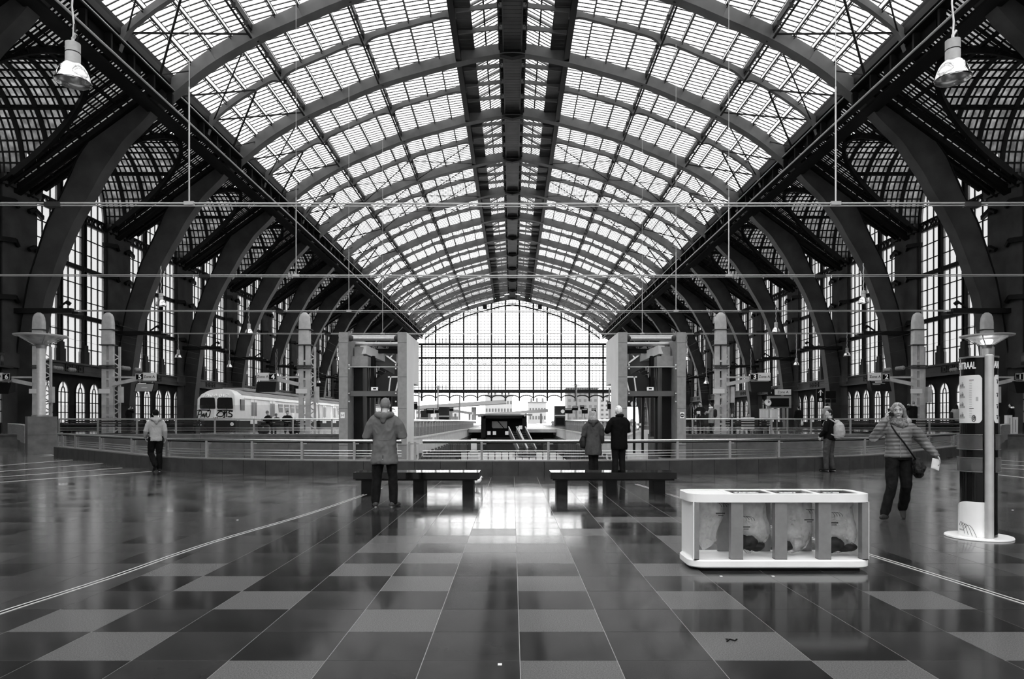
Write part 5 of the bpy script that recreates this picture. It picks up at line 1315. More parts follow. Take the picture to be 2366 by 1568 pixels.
# bags
M['bag'] = glass('clear_bag_film', .9, .3, .30, 1.0, 6, .35, .15)
M['rub_d'] = mat('dark_rubbish', .02, .6, 0, .5, 14); M['rub_g'] = mat('grey_rubbish', .25, .6, 0, .6, 9)
def bag(x, prof_, lab, seed, fill, tip):
    t = thing('waste_bag', lab, 'bag', BC + Vector((x,0,0)), 0); n = 64; vs = []; fs = []
    for i, (z, rx, ry, ox) in enumerate(prof_):
        for k in range(n):
            a = 2*pi*k/n; q = Vector((cos(a)*2.2, sin(a)*2.2, z*3.5+seed))
            pl_ = abs(sin(a*3.5 + seed + 2.2*noise.noise(Vector((a,z*6,seed)))))
            f = .9 + .16*noise.noise(q) + .14*pl_*(1 if z > .3 else .5) + .05*noise.noise(q*5)
            vs.append((ox + cos(a)*rx*f, sin(a)*ry*f, z + .012*noise.noise(q*1.7)))
    for i in range(len(prof_)-1):
        for k in range(n): fs.append((i*n+k, i*n+(k+1)%n, (i+1)*n+(k+1)%n, (i+1)*n+k))
    fs.append(tuple(range((len(prof_)-1)*n, len(prof_)*n)))
    MB().add(vs, fs).build('film', M['bag'], t, True)
    rng = random.Random(seed)
    for (cx, cy, cz, rx, ry, rz, m) in fill:
        mb = MB(); mb.ball((0,0,0), rx*1.15, ry*1.2, rz*1.15, 16, 10); cy -= .035
        mb.v = [tuple(Vector(v)*(1+.28*noise.noise(Vector(v)*14+Vector((seed,cx*9,cz*5)))) + Vector((cx,cy,cz))) for v in mb.v]
        mb.build('rubbish', M[m], t, 35)
    # printed arcs and a line of lettering on the film
    px_, pz_, r_ = tip
    mb = MB()
    for k in range(4):
        p = [(px_ - .03 + .018*k + (.04+.008*k)*sin(s*1.5), -prof_[2][2]*1.13-.012, pz_ + (.05)*cos(s*1.4-.4)-.02*s) for s in [i/6 for i in range(7)]]
        mb.tube(p, .0022, 4)
    mb.build('printed_arcs', M['black'], t)
    MB().box(px_-.045, px_+.045, -prof_[2][2]*1.13-.013, -prof_[2][2]*1.13-.012, pz_-.06, pz_-.048).box(px_-.02, px_+.03, -prof_[2][2]*1.13-.013, -prof_[2][2]*1.13-.012, pz_-.078, pz_-.07).build('printed_line', M['iron'], t)
bag(-.62, [(.66,.15,.13,0),(.60,.13,.12,0),(.54,.135,.12,.0),(.47,.13,.11,.0),(.40,.115,.1,-.02),(.32,.095,.08,-.02),(.25,.10,.08,-.02),(.20,.06,.05,-.03),(.165,.02,.02,-.05)], 'nearly empty clear waste bag hanging in the leftmost slot', 1, [], (.07,.59,.1))
bag(-.21, [(.66,.16,.14,0),(.58,.145,.13,0),(.5,.145,.13,.0),(.42,.155,.135,.01),(.33,.175,.14,.01),(.26,.165,.13,.0),(.2,.12,.1,-.02),(.155,.05,.05,-.02),(.125,.02,.02,-.02)], 'clear waste bag with dark paper rubbish in the second slot', 2, [(-.06,-.02,.25,.11,.09,.075,'rub_d'),(.03,-.01,.21,.08,.08,.05,'rub_d'),(-.03,.03,.3,.07,.06,.03,'rub_g')], (-.1,.46,.1))
bag(.21, [(.66,.17,.14,0),(.58,.165,.14,0),(.5,.165,.135,.01),(.42,.16,.13,.02),(.33,.165,.13,.01),(.25,.16,.13,.0),(.19,.13,.11,-.01),(.15,.07,.06,-.02),(.13,.02,.02,-.03)], 'clear waste bag with little rubbish in the third slot', 3, [(-.08,-.01,.22,.08,.08,.055,'rub_d'),(.0,-.02,.24,.09,.08,.07,'rub_g')], (.09,.53,.1))
bag(.64, [(.66,.16,.14,0),(.58,.15,.13,0),(.5,.155,.13,.01),(.42,.165,.135,.01),(.33,.175,.14,.02),(.26,.175,.14,.02),(.2,.15,.12,.01),(.155,.09,.08,.0),(.13,.03,.03,.0)], 'fullest clear waste bag with dark rubbish in the rightmost slot', 4, [(-.06,-.02,.23,.11,.09,.075,'rub_d'),(.06,-.01,.2,.09,.08,.05,'rub_d'),(-.02,.02,.3,.06,.06,.04,'rub_g'),(-.1,-.03,.3,.03,.03,.04,'rub_d')], (-.1,.5,.1))

# information column
KC = Vector((5.74, 8.42, 0)); KR = .197; d0 = -Vector((KC.x,KC.y,0)).normalized(); dr = Vector((-d0.y, d0.x, 0))
if dr.x < 0: dr = -dr
def cyl(a, z, r): return d0*(r*cos(a)) + dr*(r*sin(a)) + Vector((0,0,z))
ic = thing('information_column', 'black round information column with white posters on a white base plate', 'sign', KC)
def patch(a0, a1, z0, z1, r, th, rc=0, n=16, cl=None):
    """curved panel on the column with rounded corners"""
    mb = MB(); A = []; B = []
    for i in range(n+1):
        a = a0+(a1-a0)*i/n; e = min(a-a0, a1-a)*r; c = rc - sqrt(max(0, rc*rc-(rc-min(e,rc))**2)) if rc else 0
        A.append((a, z0+c)); B.append((a, z1-c if cl is None else cl(i/n)))
    vs = []
    for (a, za), (_, zb) in zip(A, B): vs += [cyl(a,za,r), cyl(a,zb,r), cyl(a,zb,r+th), cyl(a,za,r+th)]
    fs = []
    for i in range(n):
        p = 4*i; q = p+4
        for k in range(4): fs.append((p+k, p+(k+1)%4, q+(k+1)%4, q+k))
    fs += [(3,2,1,0),(4*n,4*n+1,4*n+2,4*n+3)]
    return mb.add(vs, fs)
rd = radians
MB().lathe([(KR,.03),(KR,2.2)], n=48).build('drum', M['blackgloss'], ic, 40)
MB().lathe([(KR+.012,2.195),(KR+.012,2.215),(.01,2.225)], n=48).build('cap', M['steel_d'], ic, 40)
MB().lathe([(.36,0),(.365,.008),(.36,.022),(.02,.024)], n=56).build('base_plate', M['white'], ic, 40)
pole = cyl(rd(28), 0, KR+.028); MB().lathe([(.047,.02),(.047,2.215),(.03,2.225)], pole, 20).build('silver_pole', M['mast_l'], ic, 40)
M['poster'] = mat('poster_paper', .75, .45, 0, .04, 4)
po1 = MB().join(patch(rd(-150), rd(10), 1.405, 1.985, KR, .003, .04, 30)).build('poster', M['poster'], ic, 30)
po2 = MB().join(patch(rd(50), rd(170), 1.405, 1.985, KR, .003, .04, 24)).build('poster', M['poster'], ic, 30)
def ctext(txt, a, z, size, m, name, bold=0, sx=1, r=KR+.004, align='CENTER'):
    mb = text_mb(txt, size, .003, align, bold, sx); mb.v = [tuple(cyl(a + x/r, z+zz, r - y)) for x, y, zz in mb.v]; return mb.build(name, m, ic)
ctext('CENTRAAL', rd(-8), 2.10, .115, M['white'], 'lettering', .003, .5, align='RIGHT')
ctext('ANTWERPEN', rd(50), 2.105, .115, M['white'], 'lettering', .003, .5, align='LEFT')
for i, z in enumerate((1.86,1.74,1.62,1.49)):                     # station drawings on the left poster
    for a0, a1, h0, h1, m_ in ((-74,-44,0,.025,'grey_l'),(-72,-62,.022,.045,'grey'),(-60,-50,.022,.055,'grey'),(-58,-53,.05,.075,'grey_l'),(-70,-66,.04,.06,'grey_l')):
        patch(rd(a0), rd(a1), z-.03+h0, z-.03+h1, KR+.003, .0012, 0, 4).build('printed_drawing', M[m_], po1)
for i in range(22):
    z = 1.93-.0215*i; patch(rd(-28), rd(-28 + (14 if i in (0,16) else 8)), z-(.008 if i in (0,16) else .003), z, KR+.003, .0015, 0, 3).build('printed_line', M['black'] if i in (0,16) else M['grey'], po1)
patch(rd(-8), rd(-1), 1.67, 1.72, KR+.003, .001, 0, 2).build('printed_box', M['grey_l'], po1)
mb = MB()
for rr, wd in ((.03,.004),(.012,.003)):
    p = [cyl(rd(-14)+rr*cos(t)*.6/KR, 1.46+rr*1.3*sin(t), KR+.005) for t in [2*pi*i/16 for i in range(17)]]
    mb.tube(p, wd, 5)
mb.tube([cyl(rd(-14),1.44,KR+.005),cyl(rd(-14)+.01/KR,1.47,KR+.005),cyl(rd(-14)-.004,1.49,KR+.005)], .004, 5); mb.build('printed_emblem', M['iron'], po1)
for z in (1.93,1.77,1.63,1.50):
    patch(rd(62), rd(76), z-.012, z, KR+.003, .0015, 0, 4).build('printed_block', M['black'], po2)
    patch(rd(66), rd(74), z-.05, z-.016, KR+.003, .0015, .01, 5).build('printed_block', M['iron'], po2)
M['pocket'] = glass('clear_pocket', .8, .5, .1, .6, 6, .3, .1)
for z0, z1 in ((1.085,1.265),(.815,.985)):
    for a0, a1 in ((-120,10),(48,120)):
        patch(rd(a0), rd(a1), z0, z1, KR+.026, .004, 0, 16).build('brochure_pocket', M['pocket'], ic, 30)
        for zz in (z0, z1): patch(rd(a0), rd(a1), zz-.004, zz+.004, KR+.0265, .005, 0, 16).build('pocket_edge', M['steel_d'], ic, 30)
patch(rd(-140), rd(20), .024, .45, KR+.004, .012, 0, 30, cl=lambda u: .45 - .27*max(0,(.72-u)/.72)**2.4*1.2).build('white_apron', M['white'], ic, 30)
mb = MB()
for k in range(4):
    mb.tube([cyl(rd(-66+8*k) + s*(.085+.014*k)/KR, .075+.14*sin(min(pi,.5+2.4*s)) - .01*k - .055*s, KR+.0175) for s in [i/8 for i in range(9)]], .0022, 5)
mb.build('printed_arcs', M['iron'], ic); patch(rd(-66), rd(-44), .085, .105, KR+.0165, .0015, 0, 5).build('printed_line', M['grey_l'], ic)

# pigeon and litter
pg = thing('pigeon', 'white pigeon standing beside the right leg of the left bench', 'bird', (P(1100,0,14.6).x, 14.6, 0), radians(-70))
mb = MB(); mb.chain([(0,-.1,.12),(0,-.03,.14),(0,.06,.15),(0,.09,.17)], [.03,.06,.055,.035], 12); mb.chain([(0,.08,.17),(0,.1,.21),(0,.115,.23)], [.035,.024,.026], 10); mb.chain([(0,-.09,.12),(0,-.17,.09),(0,-.21,.08)], [.03,.025,.015], 8)
mb.chain([(0,.135,.23),(0,.16,.222)], [.008,.004], 6)
link('body', remeshed(mb, 'body', M['white'], .006, 3), pg)
MB().tube([(-.02,.02,.1),(-.02,.02,.0)], .005, 5).tube([(-.02,.02,.004),(-.02,.06,.004)], .004, 5).build('leg', M['grey'], pg); MB().tube([(.02,.0,.1),(.02,.0,.0)], .005, 5).tube([(.02,.0,.004),(.02,.04,.004)], .004, 5).build('leg', M['grey'], pg)
MB().ball((.02,.125,.235), .005).ball((-.02,.125,.235), .005).build('eye', M['black'], pg)
lt = thing('litter_scrap', 'small dark dry scrap on the pale tile at front right', 'litter', G(1691,1481)); mb = MB()
mb.tube([(-.035,-.01,.004),(-.01,.012,.01),(.02,.0,.005),(.04,.02,.008)], .005, 5).tube([(-.01,.01,.008),(-.03,.03,.006)], .004, 5); mb.build('scrap', M['black'], lt)
for n, (px, py) in enumerate(((1155,1535),(549,1201),(1666,1331),(1786,1331),(2340,1178))):
    l = thing('litter_speck', ('white speck of paper on the floor at the front centre','white speck of paper between the left joint strip and hoodie man','white speck of paper on the floor below the waste station','second white speck below the waste station','white speck of paper on the floor beside the column')[n], 'litter', G(px,py)); MB().box(-.012,.012,-.012,.012,0,.004).build('scrap', M['white'], l)
# ================================================================ PEOPLE
M['skin'] = mat('skin', .42, .55, 0, .06, 20); M['hair_fair'] = mat('fair_hair', .3, .5, 0, .35, 60, stretch=(1,1,.15)); M['hair_dark'] = mat('dark_hair', .01, .5, 0, .3, 60)
M['hair_white'] = mat('white_hair', .75, .6, 0, .15, 60); M['hair_grey'] = mat('cropped_grey_hair', .16, .6, 0, .2, 80)
M['parka'] = mat('grey_parka', .12, .7, 0, .15, 9); M['hoodie'] = mat('pale_grey_hoodie', .30, .8, 0, .08, 30); M['navy'] = mat('dark_trousers', .008, .8, 0, .3, 14)
M['denim'] = mat('grey_denim', .05, .8, 0, .3, 12); M['coat_b'] = mat('black_coat', .004, .85, 0, .3, 12); M['coat_g'] = mat('grey_coat', .06, .7, 0, .2, 10)
M['puffer'] = mat('quilted_grey_jacket', .14, .38, 0, .12, 8); M['scarf'] = mat('speckled_scarf', .16, .9, 0, .8, 45); M['shoe_l'] = mat('pale_shoes', .4, .6); M['shoe_d'] = mat('dark_shoes', .015, .4)
M['sole'] = mat('white_sole', .7, .6); M['pack'] = mat('pale_backpack', .36, .7, 0, .12, 14); M['paper'] = mat('white_paper', .85, .6); M['lips'] = mat('lips', .2, .5); M['leather'] = mat('dark_leather', .02, .4); M['boot'] = mat('brown_boot', .03, .6)
def V(*a): return Vector(a)
def hand(mb, wrist, dr_, pn, side, curl=.5, s=1.0):
    d = Vector(dr_).normalized(); n = Vector(pn); n = (n - d*n.dot(d)).normalized(); ac = d.cross(n)*side      # thumb side
    w = Vector(wrist)
    for k, (o, L, off) in enumerate(((.030,.075,.0),(.010,.082,.004),(-.010,.078,.002),(-.028,.062,-.006))):
        kn = w + d*(.085+off)*s + ac*(o*s)
        mb.chain([w + d*.01*s + ac*(o*.6*s), w+d*.045*s+ac*(o*.9*s), kn], [.014*s,.0145*s,.0105*s], 8)
        p = kn; a = .25*curl; pts = [kn]; rad = [.0095*s]
        for f, r in ((.45,.009),(.32,.008),(.23,.007)):
            a += curl*.75; p = p + (d*cos(a) + n*sin(a))*(L*f*s); pts.append(p); rad.append(r*s)
        mb.chain(pts, rad, 8)
    b = w + d*.02*s + ac*.022*s
    mb.chain([b, b + (d*.6+ac*.7).normalized()*.035*s + n*.01*s, b + (d*.9+ac*.75).normalized()*.062*s + n*.022*s, b + (d*1.0+ac*.55).normalized()*.085*s + n*.034*s], [.015*s,.0125*s,.010*s,.0085*s], 8)
def head_mb(c, yaw, pitch, s=1.0, roll=0):
    R = Matrix.Translation(c) @ (Matrix.Rotation(yaw,4,'Z') @ Matrix.Rotation(pitch,4,'X') @ Matrix.Rotation(roll,4,'Y')); mb = MB()
    vs = MB(); vs.ball((0,0,0), .076, .097, .116, 24, 18)
    out = []
    for x, y, z in vs.v:
        if z < -.01:
            t = min(1, (-z-.01)/.1); x *= 1-.3*t; y = y*(1-.22*t) + .014*t
        if y > .06: y = .06 + (y-.06)*.75                    # flatter face
        out.append((x,y,z))
    vs.v = out; mb.join(vs)
    mb.chain([(0,.086,.022),(0,.098,.0),(0,.108,-.016)], [.009,.011,.0135], 8); mb.ball((.011,.096,-.02),.009); mb.ball((-.011,.096,-.02),.009)
    mb.ball((0,.062,-.098), .028,.022,.02); mb.ball((.033,.072,-.022), .022,.016,.02); mb.ball((-.033,.072,-.022), .022,.016,.02)
    mb.chain([(-.05,.068,.036),(0,.082,.038),(.05,.068,.036)], [.010,.012,.010], 8)
    mb.chain([(-.02,.081,-.055),(0,.087,-.054),(.02,.081,-.055)], [.007,.0085,.007], 6)
    for sx in (-1,1): mb.ball((sx*.077,-.008,-.002), .011,.024,.034)
    mb.v = [tuple(R @ (Vector(v)*s)) for v in mb.v]
    return mb, R
def face_parts(t, R, s=1.0, lips='lips', brow='hair_dark'):
    q = lambda mb: mb.tf(R @ Matrix.Scale(s,4))
    for sx in (-1,1):
        q(MB().ball((sx*.032,.0745,.017), .0125,.009,.0075)).build('eye', M['white'], t, True); q(MB().ball((sx*.032,.0825,.017), .006,.004,.0065)).build('iris', M['black'], t, True)
        q(MB().chain([(sx*.016,.0915,.040),(sx*.033,.0905,.044),(sx*.05,.079,.038)], [.0032,.0035,.002], 6)).build('eyebrow', M[brow], t, True)
        q(MB().chain([(sx*.02,.081,.0255),(sx*.032,.0845,.0275),(sx*.045,.077,.0245)], [.002,.0025,.002], 6)).build('eyelid', M[brow], t, True)
    q(MB().chain([(-.02,.0885,-.055),(0,.0955,-.0535),(.02,.0885,-.055)], [.0025,.0045,.0025], 6)).build('lips', M[lips], t, True)
DEF = dict(hipR=(.095,0,.93), hipL=(-.095,0,.93), kneeR=(.1,.03,.5), kneeL=(-.1,.03,.5), ankR=(.105,-.02,.085), ankL=(-.105,-.02,.085),
           shR=(.18,0,1.42), shL=(-.18,0,1.42), elR=(.25,-.03,1.14), elL=(-.25,-.03,1.14), wrR=(.25,.08,.90), wrL=(-.25,.08,.90), neck=(0,-.015,1.49), head=(0,.02,1.635),
           toeR=(.03,1,0), toeL=(-.03,1,0), hdR=(0,.3,-1), hdL=(0,.3,-1), pnR=(-1,0,0), pnL=(1,0,0), curl=.5, hyaw=0, hpitch=0, hroll=0,
           torso=[(.90,.165,.11,0),(.98,.165,.115,0),(1.1,.14,.1,0),(1.22,.15,.105,.0),(1.34,.168,.112,0),(1.42,.15,.09,-.005),(1.47,.09,.06,-.01)])
def figure(label, loc, yaw, H, pose, wear, group=None, far=False, cat='person'):
    t = thing('person', label, cat, loc, yaw, group); k = H/1.75; p = dict(DEF); p.update(pose)
    g = lambda n: Vector(p[n])
    vox = .013 if far else .007
    # one continuous body: legs, trunk, arms, hands, neck, head
    mb = MB(); mb.rings([(0+(r[4] if len(r)>4 else 0), r[3], r[0], r[1]*.86, r[2]*.86) for r in p['torso']])
    for s_ in 'RL':
        mb.chain([g('hip'+s_)+V(0,0,.02), (g('hip'+s_)+g('knee'+s_))/2, g('knee'+s_), (g('knee'+s_)*.65+g('ank'+s_)*.35), g('ank'+s_)], [.075,.066,.048,.05,.034], 12)
        toe = g('toe'+s_).normalized(); a = g('ank'+s_)
        mb.chain([a+V(0,0,-.035)-toe*.045, a+V(0,0,-.045)+toe*.06, a+V(0,0,-.055)+toe*.14], [.034,.033,.024], 10)
        mb.chain([g('sh'+s_), (g('sh'+s_)+g('el'+s_))/2, g('el'+s_), g('el'+s_)*.6+g('wr'+s_)*.4, g('wr'+s_)], [.052,.046,.038,.038,.026], 10)
        hand(mb, g('wr'+s_), g('hd'+s_), g('pn'+s_), 1 if s_ == 'R' else -1, p['curl'] if not isinstance(p['curl'], dict) else p['curl'][s_], 1.0 if not far else 1.1)
    mb.chain([g('neck')-V(0,0,.06), g('neck'), g('head')-V(0,.02,.06)], [.062,.055,.052], 12)
    hm, R = head_mb(g('head'), p['hyaw'], p['hpitch'], 1.0, p['hroll']); mb.join(hm)
    sc = Matrix.Scale(k,4)
    def fin(me): me.transform(sc); return me
    link('body', fin(remeshed(mb, 'body', M['skin'], vox, 3)), t)
    for w in wear: w(t, p, g, fin, R, vox)
    if p.get('face'):
        sub = [];
        before = set(C.objects)
        face_parts(t, R, 1.0)
        for o in set(C.objects) - before: o.data.transform(sc)
    return t
def trousers(m, w=1.0, cuff=None, fold=.008, hem=.1):
    def f(t, p, g, fin, R, vox):
        mb = MB(); mb.rings([(0,r[3],r[0],r[1]*1.05,r[2]*1.1) for r in p['torso'][:3]])
        for s_ in 'RL':
            h, kn, a = g('hip'+s_), g('knee'+s_), g('ank'+s_); end = a + (kn-a).normalized()*.0
            mb.chain([h+V(0,0,.0), h*.5+kn*.5, kn, kn*.5+a*.5, end+V(0,0,.01)], [.096*w,.086*w,.07*w,.067*w,.062*w], 14)
        link('trousers', fin(remeshed(mb, 'trousers', M[m], max(vox,.010), 3, fold, .09, 1)), t)
    return f
def shoes(m, sole=None, boot=False):
    def f(t, p, g, fin, R, vox):
        for s_ in 'RL':
            a = g('ank'+s_); toe = g('toe'+s_).normalized(); up = V(0,0,1); mb = MB(); b = a - up*.04
            tz = V(toe.x,toe.y,0).normalized()
            mb.chain([b-toe*.055, b+toe*.03+V(0,0,-.005), b+toe*.11-V(0,0,.012), b+toe*.165-V(0,0,.018)], [.043,.044,.038,.026], 12)
            sh = (g('knee'+s_)-a).normalized(); mb.chain([b+V(0,0,.02), a+sh*(.03 if not boot else .07)], [.045,.046], 12)
            me = fin(remeshed(mb, 'shoe', M[m], .008, 3))
            sh_ = link('shoe', me, t)
            if sole:
                mb = MB(); mb.chain([b-toe*.06-up*.032, b+toe*.03-up*.035, b+toe*.12-up*.034, b+toe*.17-up*.028], [.02,.02,.02,.015], 10)
                mb.v = [tuple(v) for v in mb.v]; link('sole', fin(remeshed(mb, 'sole', M[sole], .006, 2)), sh_)
    return f
def coat(m, rings, sl=(.078,.066,.052), fold=.008, quilt=0, name='coat', fs=.11, seed=0, cuff=.97):
    def f(t, p, g, fin, R, vox):
        mb = MB(); mb.rings([(r[4] if len(r) > 4 else 0, r[3] if len(r) > 3 else 0, r[0], r[1], r[2], 2.3) for r in rings], 26)
        for s_ in 'RL':
            sh, el, wr = g('sh'+s_), g('el'+s_), g('wr'+s_); wr = el + (wr-el)*cuff
            mb.chain([sh*.8+V(0,0,sh.z)*.2-V(0,0,.012), sh*.6+el*.4, el, el*.5+wr*.5, wr], [sl[0]*.98,sl[0],sl[1],(sl[1]+sl[2])/2,sl[2]], 14)
        me = remeshed(mb, name, M[m], max(vox,.010), 4, fold, fs, seed)
        if quilt:
            me.update(); N = [v.normal.copy() for v in me.vertices]
            for v, n in zip(me.vertices, N): v.co += n*(quilt*(abs(sin(v.co.z*pi/.058 + v.co.x*1.6))-.6))
        link(name, fin(me), t)
    return f
def blob(name, m, build, voxel=.009, smooth=3, fold=0, fs=.05, seed=0):
    """any other garment or carried part, modelled by build(mb, pose, g, R)"""
    def f(t, p, g, fin, R, vox):
        mb = MB(); build(mb, p, g, R); link(name, fin(remeshed(mb, name, M[m], max(voxel, vox*.8), smooth, fold, fs, seed)), t)
    return f
def solid(name, m, build, smooth=40):
    def f(t, p, g, fin, R, vox):
        mb = MB(); build(mb, p, g, R); link(name, fin(mb.mesh(name, M[m], smooth)), t)
    return f
def RR(R, pts): return [R @ Vector(q) for q in pts]
def hair_short(mb, p, g, R):
    b = MB(); b.ball((0,-.012,.022), .083,.1,.108, 20, 14)
    b.v = [tuple(R @ Vector(v)) for v in b.v if True]; 
    vs = [R.inverted() @ Vector(v) for v in b.v]
    b.v = [tuple(R @ (v if not (v.y > .045 and v.z < .075) else Vector((v.x*.8, .03, v.z)))) for v in vs]; mb.join(b)
def hair_long(mb, p, g, R):
    hair_short(mb, p, g, R)
    for x in (-.065,-.04,0,.04,.065): mb.chain(RR(R, [(x,-.06+abs(x)*.5,.03),(x*1.15,-.085+abs(x)*.5,-.07),(x*1.3,-.09+abs(x)*.4,-.17),(x*1.2,-.08+abs(x)*.3,-.25)]), [.045,.046,.042,.022], 10)
def cap(mb, p, g, R):
    b = MB(); b.ball((0,-.008,.03), .086,.104,.104, 20, 14); b.v = [tuple(R @ (Vector(v) if v[2] > .0 or v[1] < .02 else Vector((v[0]*.7, min(v[1],.02), v[2])))) for v in b.v]; mb.join(b)
def hood_down(rx=.13, z=1.49, y=-.07):
    def f(mb, p, g, R):
        n = g('neck')
        for i in range(13):
            a = -.35*pi + 1.7*pi*i/12 + pi*.5
        pts = [n + V(rx*cos(a)*.95, rx*.8*sin(a)-.01, .02 - .035*(1-sin(a))*.6) for a in [radians(-250 + 320*i/12) for i in range(13)]]
        mb.chain(pts, [.034]+[.042]*11+[.034], 10)
        mb.chain([n+V(-.09,-.1,.0), n+V(0,-.135,-.04), n+V(.09,-.1,.0)], [.045,.06,.045], 10); mb.chain([n+V(0,-.12,-.02), n+V(0,-.135,-.10)], [.065,.045], 10)
    return f
# --- man in the parka (back to the camera, looking down at something in his hands)
figure('standing man in long grey hooded parka seen from behind by the left bench', G(889,1170), .0, 1.80,
  dict(elR=(.285,-.01,1.15), elL=(-.285,-.01,1.15), wrR=(.10,.26,1.17), wrL=(-.10,.26,1.17), hdR=(-.5,.6,.4), hdL=(.5,.6,.4), pnR=(0,0,1), pnL=(0,0,1), hpitch=-.5, head=(0,.05,1.64), kneeR=(.125,.02,.5), kneeL=(-.13,.02,.5), ankR=(.145,0,.085), ankL=(-.15,0,.085), toeR=(.45,1,0), toeL=(-.25,1,0)),
  [trousers('navy',1.08,fold=.010), shoes('denim','sole'),
   coat('parka', [(.70,.215,.15,-.02),(.74,.22,.16,-.02),(.86,.20,.155,-.01),(1.0,.19,.15,-.01),(1.1,.185,.145,-.01),(1.25,.20,.145,-.01),(1.36,.195,.135,-.015),(1.43,.165,.11,-.02),(1.49,.10,.08,-.025)], (.088,.078,.06), .012, name='parka', fs=.13, seed=2),
   blob('hood','parka',hood_down(), .010, 3, .006, .06), blob('hair','hair_grey',hair_short,.009),
   solid('drawcord_seam','parka',lambda mb,p,g,R: mb.rings([(0,-.01,1.075,.195,.155),(0,-.01,1.085,.197,.157),(0,-.01,1.095,.195,.155)],26)),
   solid('back_vent','black',lambda mb,p,g,R: mb.bar((0,-.176,.72),(0,-.172,.84),.006,.008)), solid('vent_stud','steel',lambda mb,p,g,R: mb.ball((0,-.186,.775),.010)),
   solid('phone','black',lambda mb,p,g,R: mb.box(-.035,.035,.34,.35,1.16,1.30))])
# --- man in the pale hoodie walking away to the left
figure('man in pale grey hoodie and black trousers walking away beside the kerb', G(360,1089), .55, 1.74,
  dict(kneeR=(.09,.05,.51), ankR=(.09,.0,.085), kneeL=(-.12,.10,.52), ankL=(-.03,-.20,.20), toeL=(-.25,.6,-.7), toeR=(0,1,0), elR=(.235,-.05,1.16), elL=(-.25,-.04,1.15), wrR=(.24,.05,.93), wrL=(-.25,.12,.98), hyaw=-.1, hpitch=-.1),
  [trousers('coat_b',1.12,fold=.010), shoes('shoe_d','sole'),
   coat('hoodie', [(.87,.178,.15,.01),(.93,.182,.15,.005),(1.05,.165,.125,0),(1.2,.172,.125,0),(1.34,.178,.12,-.01),(1.43,.15,.095,-.015),(1.49,.09,.07,-.02)], (.066,.06,.047), .008, name='hoodie', seed=5),
   blob('hood','hoodie',hood_down(.12), .010, 3, .005, .06), blob('beanie','coat_b',cap,.009)])
# --- couple at the railing
figure('woman with fair hair and grey hooded coat at the railing behind right bench', V(P(1371,0,17.0).x,17.0,0), -.15, 1.67,
  dict(elR=(.22,.02,1.13), elL=(-.25,-.0,1.12), wrR=(.22,.15,.95), wrL=(-.2,.2,1.05), hyaw=-.35, hpitch=-.1, kneeR=(.06,.03,.5), kneeL=(-.06,.03,.5), ankR=(.07,0,.085), ankL=(-.06,-.03,.085)),
  [trousers('navy',.9), shoes('shoe_d'),
   coat('coat_g', [(.62,.215,.16,-.01),(.66,.22,.165,-.01),(.85,.21,.16,-.01),(1.02,.18,.14,-.01),(1.1,.17,.135,-.01),(1.25,.18,.13,-.01),(1.36,.18,.12,-.015),(1.43,.15,.1,-.02),(1.49,.09,.07,-.02)], (.076,.064,.05), .010, seed=3),
   blob('hood','coat_g',hood_down(.11), .010, 3, .006, .06), blob('hair','hair_fair',hair_long,.009,3,.006,.03),
   blob('shoulder_bag','leather',lambda mb,p,g,R: mb.chain([(-.27,.0,.86),(-.27,.02,.98),(-.26,.02,1.08)],[.09,.10,.06],10),.010,4)])
figure('white haired man in black coat reading a paper at the railing', V(P(1430,0,16.9).x,16.9,0), .35, 1.79,
  dict(elR=(.26,.02,1.17), elL=(-.27,.06,1.17), wrR=(.05,.26,1.12), wrL=(-.17,.30,1.14), hdL=(.1,1,.2), hdR=(-.6,.8,.1), pnR=(0,0,1), pnL=(0,0,1), hyaw=.1, hpitch=-.3, kneeR=(.09,.02,.5), kneeL=(-.09,.02,.5), ankR=(.11,0,.085), ankL=(-.1,0,.085)),
  [trousers('navy',1.08), shoes('shoe_d'),
   coat('coat_b', [(.72,.20,.15,-.01),(.76,.205,.155,-.01),(.9,.2,.155,-.01),(1.05,.195,.15,-.01),(1.2,.205,.15,-.01),(1.34,.205,.14,-.01),(1.43,.17,.11,-.02),(1.5,.09,.075,-.02)], (.088,.076,.058), .010, seed=7),
   blob('collar','coat_b',lambda mb,p,g,R: mb.chain([g('neck')+V(-.07,.0,.03),g('neck')+V(-.05,-.07,.04),g('neck')+V(.05,-.07,.04),g('neck')+V(.07,.0,.03)],[.035,.045,.045,.035],10),.010),
   blob('hair','hair_white',hair_short,.008,1,.010,.03), solid('folded_paper','paper',lambda mb,p,g,R: mb.poly([(-.24,1.13),(-.05,1.15),(-.03,1.26),(-.22,1.25)],.36,.366,'y'))])
